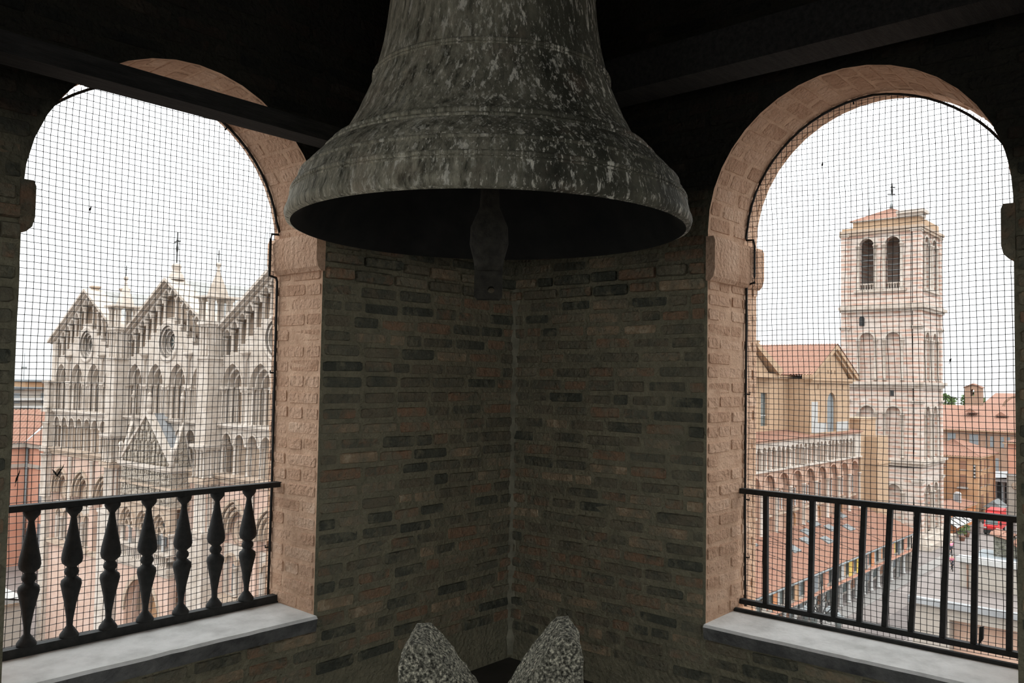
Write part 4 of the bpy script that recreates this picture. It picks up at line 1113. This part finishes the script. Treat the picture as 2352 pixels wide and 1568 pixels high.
# ================================================================== STREET LAMP
LX, LY = 50.0, 19.15
lamp = empty('street_lamp', T(LX, LY, GZ), 'tall black cast iron street lamp with hanging lanterns before the shops', 'lamp')
add('post', MB().lathe([(.28, 0), (.28, .4), (.18, .6), (.12, 1.2), (.09, 3.0), (.10, 3.1), (.07, 3.3), (.06, 7.2), (.12, 7.3), (.12, 7.45), (.05, 7.6), (.04, 9.3), (.08, 9.4), (.02, 9.7)], 12), lamp, T(LX, LY, GZ), M_IRON)
for k in range(4):
    a = math.radians(41) + PI / 4 * 0 + PI / 2 * k + PI / 4
    A = T(LX, LY, GZ + 7.4) @ RZ(a)
    arm = add('arm', MB().tube([(0, 0, 0), (.35, 0, .35), (.7, 0, .75), (.95, 0, .7), (1.0, 0, .45)], .03, 6).tube([(.1, 0, .9), (.5, 0, 1.1), (.8, 0, .75)], .02, 5), lamp, A, M_IRON)
    add('lantern', MB().lathe([(.10, -.75), (.16, -.7), (.24, -.15), (.24, -.12)], 8, M=T(1.0, 0, .3)), arm, A, M_GLASS)
    add('lantern_cap', MB().lathe([(.36, -.12), (.34, -.05), (.12, .08), (.05, .2)], 10, M=T(1.0, 0, .3)), arm, A, M_GREY)

# ================================================================== HOUSES BEYOND
def house_windows(root, fr, wins, m=M_SHUT, frame=True):
    for (x, z, w, hh) in wins:
        o = add('window', MB().box(x - w / 2, x + w / 2, -.06, .04, z, z + hh), root, fr, m)
        if frame: add('window_surround', MB().box(x - w / 2 - .12, x + w / 2 + .12, -.1, .0, z - .14, z), o, fr, M_CREAM)
def house(name, x0, x1, y0, y1, zt, m, label, roof_h=2.0, ridge='y', over=.5, hip=True, roofm=M_TILE, zb=GZ):
    r = empty(name, T((x0 + x1) / 2, (y0 + y1) / 2, zb), label, 'house')
    add('walls', MB().box(x0, x1, y0, y1, zb, zt), r, I4, m)
    add('eaves', MB().box(x0 - over, x1 + over, y0 - over, y1 + over, zt - .18, zt), r, I4, M_SBRICK)
    if roof_h > 0:
        b = MB(); X0, X1, Y0, Y1 = x0 - over, x1 + over, y0 - over, y1 + over
        if ridge == 'y':
            xm = (X0 + X1) / 2; hi = (X1 - X0) / 2 if hip else 0
            a, c = (xm, Y0 + hi, zt + roof_h), (xm, Y1 - hi, zt + roof_h)
            tiled_slope(b, (X0, Y1, zt), (X0, Y0, zt), a, c, .4, .06); tiled_slope(b, (X1, Y0, zt), (X1, Y1, zt), c, a, .4, .06)
            tiled_slope(b, (X0, Y0, zt), (X1, Y0, zt), a, a, .4, .06); tiled_slope(b, (X1, Y1, zt), (X0, Y1, zt), c, c, .4, .06)
        else:
            ym = (Y0 + Y1) / 2; hi = (Y1 - Y0) / 2 if hip else 0
            a, c = (X0 + hi, ym, zt + roof_h), (X1 - hi, ym, zt + roof_h)
            tiled_slope(b, (X0, Y0, zt), (X1, Y0, zt), c, a, .4, .06); tiled_slope(b, (X1, Y1, zt), (X0, Y1, zt), a, c, .4, .06)
            tiled_slope(b, (X0, Y1, zt), (X0, Y0, zt), a, a, .4, .06); tiled_slope(b, (X1, Y0, zt), (X1, Y1, zt), c, c, .4, .06)
        add('tiled_roof', b, r, I4, roofm)
    return r
# ochre corner house
r = house('corner_house', 150, 162, 32.6, 42.0, -9.2, M_OCHRE, 'ochre corner house with a hipped tile roof and one small balcony', 2.3, 'x')
FR = T(150, 0, 0) @ RZ(-PI / 2); FS = T(0, 32.6, 0)
house_windows(r, FR, [(-34.7, -11.3, .9, 1.4), (-34.75, -14.0, .9, 1.9), (-37.6, -11.0, .8, 1.2), (-38.2, -15, 1, 1.6), (-39.8, -15, 1, 1.6)], M_BSHUT)
house_windows(r, FS, [(152, -11.3, 1.0, 1.4), (154.5, -11.3, 1.0, 1.4), (157, -11.3, 1, 1.4), (152, -14, 1, 1.8), (154.5, -14, 1, 1.8), (157, -14, 1, 1.8), (152.5, -17.5, 1.6, 2.2), (156, -17.5, 1.6, 2.2)], M_BSHUT)
bal = add('balcony', MB().box(-35.5, -34.0, -.7, 0, -14.25, -14.1), r, FR, M_WHITE)
for k in range(7): add('balcony_bar', MB().box(-35.45 + k * .23, -35.41 + k * .23, -.68, -.64, -14.1, -13.3), bal, FR, M_IRON)
add('shop_sign', MB().box(-33.15, -32.95, -.25, -.05, -12.6, -10.4), r, FR, M_DARK)
for k in range(4): add('sign_disc', MB().box(-33.17, -32.93, -.28, -.24, -12.4 + k * .55, -12.15 + k * .55), r, FR, M_WHITE)
# low salmon house between tower and corner house
r = house('low_house', 143, 149.0, 37.9, 47, -10.6, M_SALMON, 'low salmon house with a lean tile roof tucked behind the marble tower', 1.4, 'y')
house_windows(r, T(143, 0, 0) @ RZ(-PI / 2), [(-38.5, -13.5, .8, 1.4), (-38.5, -16.5, .9, 1.6)], M_SHUT)
# street level shop annex with flat roof and dormer
r = house('shop_annex', 131.5, 148.9, 32.75, 36.8, -16.3, M_ORANGE, 'single storey orange shop annex in front of the ochre house', .8, 'x', .25)
add('roof_dormer', MB().prism([(-.45, 0), (.45, 0), (.45, 1.35), (.25, 1.6), (-.25, 1.6), (-.45, 1.35)], [], 0, 1.0), r, T(143, 34.05, -15.85) @ RZ(-PI / 2), M_WHITE)
add('dormer_pane', MB().box(-.28, .28, -.05, 0, .3, 1.25), r, T(143, 34.05, -15.85) @ RZ(-PI / 2), M_SHUT)
aw = empty('awning', T(134.5, 31.9, GZ), 'white sloping shop awning over the street tables', 'awning')
aM = T(135.9, 32.68, -16.95)
add('canvas', MB().add([(-5, 0, 0), (4.5, 0, 0), (4.5, -1.5, -.9), (-5, -1.5, -.9), (-5, 0, -.06), (4.5, 0, -.06), (4.5, -1.5, -.96), (-5, -1.5, -.96)], [(0, 1, 2, 3), (7, 6, 5, 4), (0, 4, 5, 1), (1, 5, 6, 2), (2, 6, 7, 3), (3, 7, 4, 0)]), aw, aM, M_WHITE)
for k in range(5): add('awning_rib', MB().tube([(-5 + k * 2.37, 0, .05), (-5 + k * 2.37, -1.5, -.85)], .06, 5), aw, aM, M_IRON)
for k in range(3): add('awning_post', MB().tube([(-4.9 + k * 4.6, -1.45, -.95), (-4.9 + k * 4.6, -1.45, GZ + 16.95)], .05, 5), aw, aM, M_IRON)
for i, (x, y) in enumerate(((129.6, 30.2), (133.4, 30.5))):
    pl = empty('potted_shrub', T(x, y, GZ), ('leafy green shrub in a terracotta pot nearer the tower base', 'leafy green shrub in a terracotta pot below the awning')[i], 'plant', 'shrubs by the awning')
    add('pot', MB().lathe([(.3, 0), (.42, .6), (.45, .65)], 10), pl, T(x, y, GZ), M_TILE)
    b = MB(); random.seed(i)
    for k in range(70):
        a, e, rr = random.uniform(0, 2 * PI), random.uniform(-.3, 1.4), random.uniform(.3, .62)
        c = Vector((rr * math.cos(a) * math.cos(e), rr * math.sin(a) * math.cos(e), 1.1 + rr * math.sin(e)))
        u = Vector((random.uniform(-1, 1), random.uniform(-1, 1), random.uniform(-1, 1))).normalized() * .16; v = u.cross(Vector((.3, .9, .4))).normalized() * .1
        b.add([c - u, c + v, c + u, c - v], [(0, 1, 2, 3)])
    add('foliage', b, pl, T(x, y, GZ), M_GREEN)['kind'] = 'stuff'
# big brick palace behind
r = house('brick_palace', 200, 230, 33, 56, -7.2, M_RBRICK, 'large brown brick palace with a broad tile roof behind the ochre house', 4.9, 'y', .8, False)
FR = T(200, 0, 0) @ RZ(-PI / 2)
house_windows(r, FR, [(-48.5, -10.0, 1.6, 2.0), (-44.2, -10.6, 1.7, 2.6), (-40.8, -10.5, .7, 2.2), (-39.9, -16.0, .6, 3.2), (-38.9, -10.5, .6, 2.2), (-37.8, -10.5, .6, 2.2), (-37.3, -15, .6, 2.4), (-40.7, -18.5, .6, 1.8), (-39.6, -18.5, .6, 1.8)], M_SHUT, False)
add('drain_pipe', MB().tube([(199.8, 41.8, -7.5), (199.8, 41.8, GZ)], .1, 6), r, I4, M_GREY)
for y, z in ((46.5, -3.6), (40.5, -4.2)):
    add('roof_dormer', MB().prism([(-1.2, 0), (1.2, 0), (0, .9)], [], 0, 3.0), r, T(207, y, z) @ RZ(-PI / 2), M_TILE)
# bell-cote and church roof far behind
r = empty('brick_bell_cote', T(246, 54, GZ), 'small brick bell turret rising over the far tile roofs', 'turret')
CB = T(244, 54.1, 0) @ RZ(-PI / 2)
add('turret_wall', MB().prism([(-1.9, GZ), (1.9, GZ), (1.9, 1.75), (0, 2.6), (-1.9, 1.75)], [arch_hole(-.1, .42, -.35, 1.0, 'round', 10)], 0, 2.6), r, CB, M_RBRICK)
add('turret_roof', MB().prism([(-2.15, 1.7), (0, 2.65), (2.15, 1.7), (2.15, 1.9), (0, 2.9), (-2.15, 1.9)], [], -.3, 2.9), r, CB, M_TILE)
add('small_bell', MB().lathe([(.3, 0), (.26, .15), (.16, .45), (.05, .55)], 8), r, CB @ T(-.1, 1.2, 0), M_IRON)
add('roof_spike', MB().lathe([(.06, 0), (.02, 1.0)], 5), r, CB @ T(0, 1.2, 2.8), M_IRON)
r = house('far_church', 250, 285, 38, 53, -3.0, M_RBRICK, 'long red brick church roof on the skyline beside the brick turret', 3.4, 'y', .5, False)
add('chimney', MB().box(262, 263, 43.8, 44.6, -.5, 2.2), r, I4, M_RBRICK)
add('blind_gable', MB().ring(-45, -3.6, 3.0, .5, -.4, .2, 'round', 16), r, T(249.4, 0, 0) @ RZ(-PI / 2), M_RBRICK)
# pale building at the right edge
r = house('pale_palace', 160, 180, 14, 30.4, -7.2, M_SALMON, 'pale rendered palace with a tile eave at the edge of the arch', 2.0, 'y', .6)
add('lower_storey', MB().box(159.8, 160, 14, 30.5, GZ, -12.5), r, I4, M_CREAM)
add('string_moulding', MB().box(159.6, 160, 13.9, 30.6, -12.6, -12.3), r, I4, M_WHITE)
add('round_medallion', MB().lathe([(.5, -.1), (.6, 0), (.5, .1)], 14, M=RY(PI / 2)), r, T(159.75, 29.2, -14.2), M_MARBLED)
# dark market loggia between ochre house and pale palace
r = empty('dark_loggia', T(176, 34, GZ), 'dark grey columned loggia at the end of the street', 'loggia')
add('roof', MB().add([(172, 30.6, -13.9), (172, 37.4, -14.5), (180, 37.4, -13.9), (180, 30.6, -13.3)], [(0, 1, 2, 3)]).box(172, 180, 30.6, 37.4, -14.9, -14.4), r, I4, M_LEAD)
add('back_wall', MB().box(178, 178.4, 30.6, 37.4, GZ, -14.5), r, I4, M_DARK)
for k in range(6): add('pillar', column_mesh(4.5, .28, M_SHUT), r, T(172.6, 31.0 + k * 1.25, GZ))
# striped kiosk roof near the truck
r = empty('kiosk', T(150, 30.5, GZ), 'small kiosk with a pale grey canopy behind the red truck', 'kiosk')
add('booth', MB().box(150.5, 153, 29.6, 31.6, GZ, -16.8), r, I4, M_CREAM)
add('canopy', MB().prism([(-1.4, -16.9), (1.4, -16.9), (0, -15.8)], [], -1.0, 3), r, T(151, 30.6, 0) @ RZ(-PI / 2), M_GREY)

# trees on the skyline
random.seed(5)
for i, (x, y, z, rr) in enumerate(((300, 74.5, -3.0, 3.2), (312, 69.5, -2.4, 3.6), (298, 65.5, -2.6, 3.0), (310, 84, -3.5, 3.4))):
    tr = empty('tree', T(x, y, GZ), ('bushy green tree on the skyline touching the marble tower', 'tallest bushy green tree on the skyline', 'bushy green tree on the skyline next to the brick turret', 'green tree mostly hidden behind the marble tower')[i], 'tree', 'trees on the skyline')
    add('trunk', MB().lathe([(.4, 0), (.3, -GZ + z)], 8), tr, T(x, y, GZ), M_BSHUT)
    b = MB()
    for k in range(420):
        a, e = random.uniform(0, 2 * PI), random.uniform(-1.2, 1.5)
        q = rr * random.uniform(.55, 1.0) * (1 + .25 * noise.noise(Vector((a, e, i))))
        c = Vector((q * math.cos(a) * math.cos(e), q * math.sin(a) * math.cos(e), q * .8 * math.sin(e)))
        u = Vector((random.uniform(-1, 1), random.uniform(-1, 1), random.uniform(-1, 1))).normalized() * .55; v = u.cross(Vector((.3, .9, .4))).normalized() * .4
        b.add([c - u, c + v, c + u, c - v], [(0, 1, 2, 3)])
    add('crown', b, tr, T(x, y, z), M_GREEN)['kind'] = 'stuff'

# ================================================================== RED TRUCK
tk = empty('box_truck', T(139, 28.2, GZ), 'red box truck with dark bumper driving up the street', 'truck')
TM = T(137.2, 28.2, GZ) @ RZ(math.radians(3))          # front faces -x
add('cargo_box', MB().box(1.9, 6.5, -1.0, 1.0, .75, 3.3), tk, TM, M_RED)
add('cab', MB().prism([(0, .55), (1.85, .55), (1.85, 2.35), (.75, 2.35), (.25, 1.5), (0, 1.35)], [], -.95, .95), tk, TM, M_RED)
add('roof_deflector', MB().prism([(.9, 2.35), (1.85, 2.35), (1.85, 3.15)], [], -.9, .9), tk, TM, M_RED)
add('windscreen', MB().add([(.24, -.8, 1.52), (.24, .8, 1.52), (.72, .75, 2.28), (.72, -.75, 2.28), (.30, -.8, 1.50), (.30, .8, 1.50), (.78, .75, 2.26), (.78, -.75, 2.26)], [(0, 1, 2, 3), (7, 6, 5, 4), (0, 4, 5, 1), (1, 5, 6, 2), (2, 6, 7, 3), (3, 7, 4, 0)], M=T(-.04, 0, .03)), tk, TM, M_GLASS)
add('bumper', MB().box(-.12, .3, -.97, .97, .35, .85), tk, TM, M_RUBBER)
for s in (-1, 1):
    add('headlamp', MB().box(-.03, .15, s * .75 - .17, s * .75 + .17, .95, 1.2), tk, TM, M_WHITE)
    add('wing_mirror', MB().box(.5, .62, s * 1.12 - .1, s * 1.12 + .1, 1.5, 1.95).box(.52, .6, min(s * .95, s * 1.1), max(s * .95, s * 1.1), 1.65, 1.7), tk, TM, M_RUBBER)
    for x in (.75, 5.3):
        add('wheel', MB().lathe([(.2, -.12), (.38, -.12), (.42, -.06), (.42, .06), (.38, .12), (.2, .12)], 16, M=RX(PI / 2)), tk, TM @ T(x, s * .85, .42), M_RUBBER)

# ================================================================== CYCLISTS
def skin_figure(name, joints, edges, m, M, label, parent=None):
    me = bpy.data.meshes.new(name)
    me.from_pydata([j[:3] for j in joints], edges, [])
    me.materials.append(m)
    o = bpy.data.objects.new(name, me); COL.objects.link(o)
    if parent is None: o.matrix_basis = M
    else: o.parent = parent; o.matrix_basis = WM[parent.name].inverted() @ M
    WM[o.name] = M.copy()
    sk = o.modifiers.new('skin', 'SKIN'); sk.use_smooth_shade = True
    for i, j in enumerate(joints): me.skin_vertices[0].data[i].radius = (j[3], j[3]); me.skin_vertices[0].data[i].use_root = (i == 0)
    su = o.modifiers.new('sub', 'SUBSURF'); su.levels = 1; su.render_levels = 1
    return o
def cyclist(x, y, ang, lab_p, lab_b):
    M = T(x, y, GZ) @ RZ(ang)
    bk = empty('bicycle', M, lab_b, 'bicycle', 'bicycles in the street')
    wm = MB()
    n = 18
    wm.lathe([(.31, -.02), (.34, -.025), (.35, 0), (.34, .025), (.31, .02)], n, M=RX(PI / 2), cap=False)
    wme = wm.mesh('wheel', M_RUBBER)
    for wx in (-.52, .52): add('wheel', wme, bk, M @ T(wx, 0, .35))
    fr = MB()
    for a, b in (((-.52, 0, .35), (-.12, 0, .32)), ((-.12, 0, .32), (-.2, 0, .9)), ((-.12, 0, .32), (.4, 0, .85)), ((-.2, 0, .8), (.38, 0, .9)), ((-.52, 0, .35), (-.2, 0, .8)), ((.52, 0, .35), (.36, 0, 1.0))): fr.tube([a, b], .022, 5)
    add('frame', fr, bk, M, M_IRON)
    add('handlebar', MB().tube([(.25, -.26, 1.04), (.38, -.15, 1.02), (.38, .15, 1.02), (.25, .26, 1.04)], .018, 5), bk, M, M_IRON)
    add('saddle', MB().lathe([(.03, 0), (.10, .03), (.09, .07)], 8, M=T(-.22, 0, .9) @ SC(1.5, 1, 1)), bk, M, M_RUBBER)
    #           pelvis            chest           neck            head           crown
    J = [(-.2, 0, 1.03, .13), (-.06, 0, 1.28, .15), (.04, 0, 1.47, .13), (.10, 0, 1.58, .055), (.14, 0, 1.70, .10), (.15, 0, 1.80, .07),
         (-.16, .10, 1.0, .10), (.18, .11, .80, .075), (-.02, .10, .45, .05), (.12, .11, .36, .045),
         (-.16, -.10, 1.0, .10), (.2, -.11, .98, .075), (.04, -.10, .62, .05), (.16, -.11, .55, .045),
         (.05, .2, 1.42, .06), (.14, .25, 1.2, .045), (.27, .25, 1.07, .04), (.05, -.2, 1.42, .06), (.14, -.25, 1.2, .045), (.27, -.25, 1.07, .04)]
    E = [(0, 1), (1, 2), (2, 3), (3, 4), (4, 5), (0, 6), (6, 7), (7, 8), (8, 9), (0, 10), (10, 11), (11, 12), (12, 13), (2, 14), (14, 15), (15, 16), (2, 17), (17, 18), (18, 19)]
    p = skin_figure('person', J, E, M_SKIN, M, lab_p)
    tag(p, lab_p, 'person', 'cyclists in the street')
    J2 = [(-.2, 0, 1.06, .15), (-.06, 0, 1.28, .172), (.04, 0, 1.46, .15), (.05, .2, 1.42, .078), (.12, .24, 1.26, .066), (.05, -.2, 1.42, .078), (.12, -.24, 1.26, .066)]
    skin_figure('shirt', J2, [(0, 1), (1, 2), (2, 3), (3, 4), (2, 5), (5, 6)], M_PINKSHIRT, M, '', p)
    J3 = [(-.2, 0, 1.02, .15), (-.16, .10, .99, .115), (.18, .11, .80, .088), (-.0, .10, .48, .06), (-.16, -.10, .99, .115), (.2, -.11, .98, .088), (.05, -.10, .64, .06)]
    skin_figure('trousers', J3, [(0, 1), (1, 2), (2, 3), (0, 4), (4, 5), (5, 6)], M_DARKCLOTH, M, '', p)
    add('hair', MB().lathe([(.10, 0), (.115, .05), (.09, .12), (.02, .15)], 10), p, M @ T(.13, 0, 1.71), M_DARK)
cyclist(118.0, 28.75, math.radians(20), 'person in a pink shirt cycling away, farther of the two', 'dark bicycle under the farther pink-shirted rider')
cyclist(107.8, 26.2, math.radians(200), 'person in a pink shirt cycling, nearer of the two', 'dark bicycle under the nearer pink-shirted rider')

# ================================================================== BATTLEMENTED NEIGHBOUR BELOW THE TOWER
NB = T(18.0, 0, 0) @ RZ(-PI / 2)             # elevation facing the tower, x = -Y
nb = empty('battlemented_parapet', T(18.6, 3, GZ), 'cream stucco parapet with white coping and swallow-tailed brick merlons below the arch', 'parapet')
add('lower_wall', MB().prism(rect(-5.1, 3, GZ, -2.5), [rect(-4.43, 2.6, -6.5, -2.83)], 0, .6), nb, NB, M_CREAM)
add('recessed_panel', MB().box(-4.5, 2.7, .3, .5, -6.6, -2.75), nb, NB, M_SBRICK2)
add('ledge', MB().box(-5.15, 3, -.12, .9, -2.60, -2.48), nb, NB, M_LEAD)
add('weathering', MB().add([(-5.4, 0, -2.48), (3, 0, -2.48), (3, 1.2, -2.33), (-5.2, 1.2, -2.33)], [(0, 1, 2, 3)]).box(-5.2, 3, 1.0, 2.2, -6, -2.36), nb, NB, M_PAVE)
add('parapet_wall', MB().box(-4.45, 3, .9, 1.5, -2.5, -1.85), nb, NB, M_CREAM)
add('drain_pipe', MB().tube([(-4.3, .86, -2.4), (-4.3, .86, -1.9)], .018, 6), nb, NB, M_BSHUT)
add('coping', MB().box(-4.5, 3, .82, 1.12, -1.86, -1.76), nb, NB, M_WHITE)
add('gutter_strip', MB().box(-4.4, 3, 1.12, 2.6, -1.98, -1.84), nb, NB, M_SHUT)
def merlon(x0, w):
    zb = -1.85
    g = add('merlon', MB().prism([(x0, zb), (x0 + w, zb), (x0 + w, zb + .42), (x0 + w * .72, zb + .34), (x0 + w * .5, zb + .14), (x0 + w * .28, zb + .34), (x0, zb + .42)], [], 1.9, 2.5), nb, NB, M_MOSS)
    pts = [(x0 - .05, zb + .44), (x0 + w * .28, zb + .36), (x0 + w * .5, zb + .16), (x0 + w * .72, zb + .36), (x0 + w + .05, zb + .44)]
    for a, b in zip(pts, pts[1:]):
        d = Vector((b[0] - a[0], 0, b[1] - a[1])); L = d.length
        ang = -math.atan2(d.z, d.x)
        n_ = max(1, int(L / .16))
        for k in range(n_):
            for yy in (1.95, 2.2, 2.45):
                c = Vector((a[0], yy, a[1])) + d * ((k + .5) / n_)
                tl = MB(); q = 6
                vs = []
                for e_ in (-1, 1):
                    for i in range(q + 1):
                        th = PI * i / q
                        vs.append((e_ * .1, .11 * math.cos(th), .06 * math.sin(th)))
                fs = [(i, i + 1, q + 2 + i, q + 1 + i) for i in range(q)]
                add('roof_tile', tl.add(vs, fs, True), g, NB @ T(c.x, c.y, c.z + .01) @ RY(ang), M_TILE)
merlon(-4.05, 1.05)
merlon(-2.45, 1.05)

# ================================================================== HOUSES LEFT OF THE CATHEDRAL
r = empty('pink_palace', T(36, 100, GZ), 'salmon pink palace with tiled roofs meeting at an inner corner beside the cathedral', 'house')
PKY = 101.3
add('wing_wall', MB().box(36, 48, 70, PKY, GZ, -6.3), r, I4, M_SALMON)
add('wing_wall', MB().box(10, 36.2, PKY, 112, GZ, -6.3), r, I4, M_SALMON)
add('eaves', MB().box(35.6, 48, 70, PKY, -6.5, -6.1).box(10, 36.2, PKY - .5, 112, -6.5, -6.1), r, I4, M_CREAM)
add('string_moulding', MB().box(35.85, 36, 70, PKY, -8.7, -8.3).box(10, 36, PKY - .15, PKY, -8.7, -8.3), r, I4, M_CREAM)
b = MB(); tiled_slope(b, (8, PKY - .6, -6.05), (36, PKY - .6, -6.05), (41.5, PKY + 5.5, -2.7), (8, PKY + 5.5, -2.7), .4, .08)
add('tiled_roof', b, r, I4, M_TILE)
b = MB(); tiled_slope(b, (35.4, PKY, -6.05), (35.4, 70, -6.05), (41.5, 70, -2.7), (41.5, PKY + 5.5, -2.7), .4, .08)
add('tiled_roof', b, r, I4, M_TILE)
add('valley_flashing', MB().add([(35.2, PKY - 1.0, -5.9), (35.9, PKY - .4, -5.9), (42.0, PKY + 5.0, -2.5), (41.2, PKY + 5.0, -2.5)], [(0, 1, 2, 3)]), r, I4, M_WHITE)
add('downpipe', MB().tube([(35.8, PKY - .2, -6.4), (35.8, PKY - .2, GZ)], .14, 6), r, I4, M_GREY)
FRP = T(36, 0, 0) @ RZ(-PI / 2)
house_windows(r, FRP, [(-97.2, -12.4, 1.3, 2.2), (-97.2, -17.0, 1.3, 2.6), (-93, -12.4, 1.3, 2.2)], M_SHUT)
add('dark_doorway', MB().box(26.3, 28.2, -.1, .1, GZ, GZ + 4.6), r, T(0, PKY, 0), M_DARK)
r = empty('beige_flats', T(50, 146, GZ), 'beige flat-roofed block with a roof terrace far behind the pink palace', 'house')
add('walls', MB().box(40, 53.5, 140, 152, GZ, -1.0), r, I4, M_CREAM)
add('penthouse', MB().box(48.8, 53.2, 139.7, 150, -1.0, .3), r, I4, M_OCHRE)
add('flat_roof', MB().box(39.5, 54, 139.3, 152, -.9, -.55).box(48.3, 53.8, 139, 151, .3, .55), r, I4, M_SHUT)
for z in (-2.2, -3.4): add('balcony_band', MB().box(44, 53.6, 139.2, 140, z - .35, z), r, I4, M_WHITE)
for x in (47.6, 51.8): add('window', MB().box(x - .6, x + .6, 139.85, 140, -3.0, -1.5), r, I4, M_SHUT)
add('aerial', MB().tube([(49, 141, .4), (49, 141, 4.6)], .05, 5).box(48.6, 49.4, 140.95, 141.05, 2.2, 2.5).box(48.3, 49.7, 140.97, 141.03, 4.2, 4.26), r, I4, M_GREY)
r = house('pale_cottage', 12, 25.6, 72, 86, -16.0, M_CREAM, 'low pale house with a sloping roof at the foot of the pink palace', 1.6, 'y', .4, False, M_WHITE)
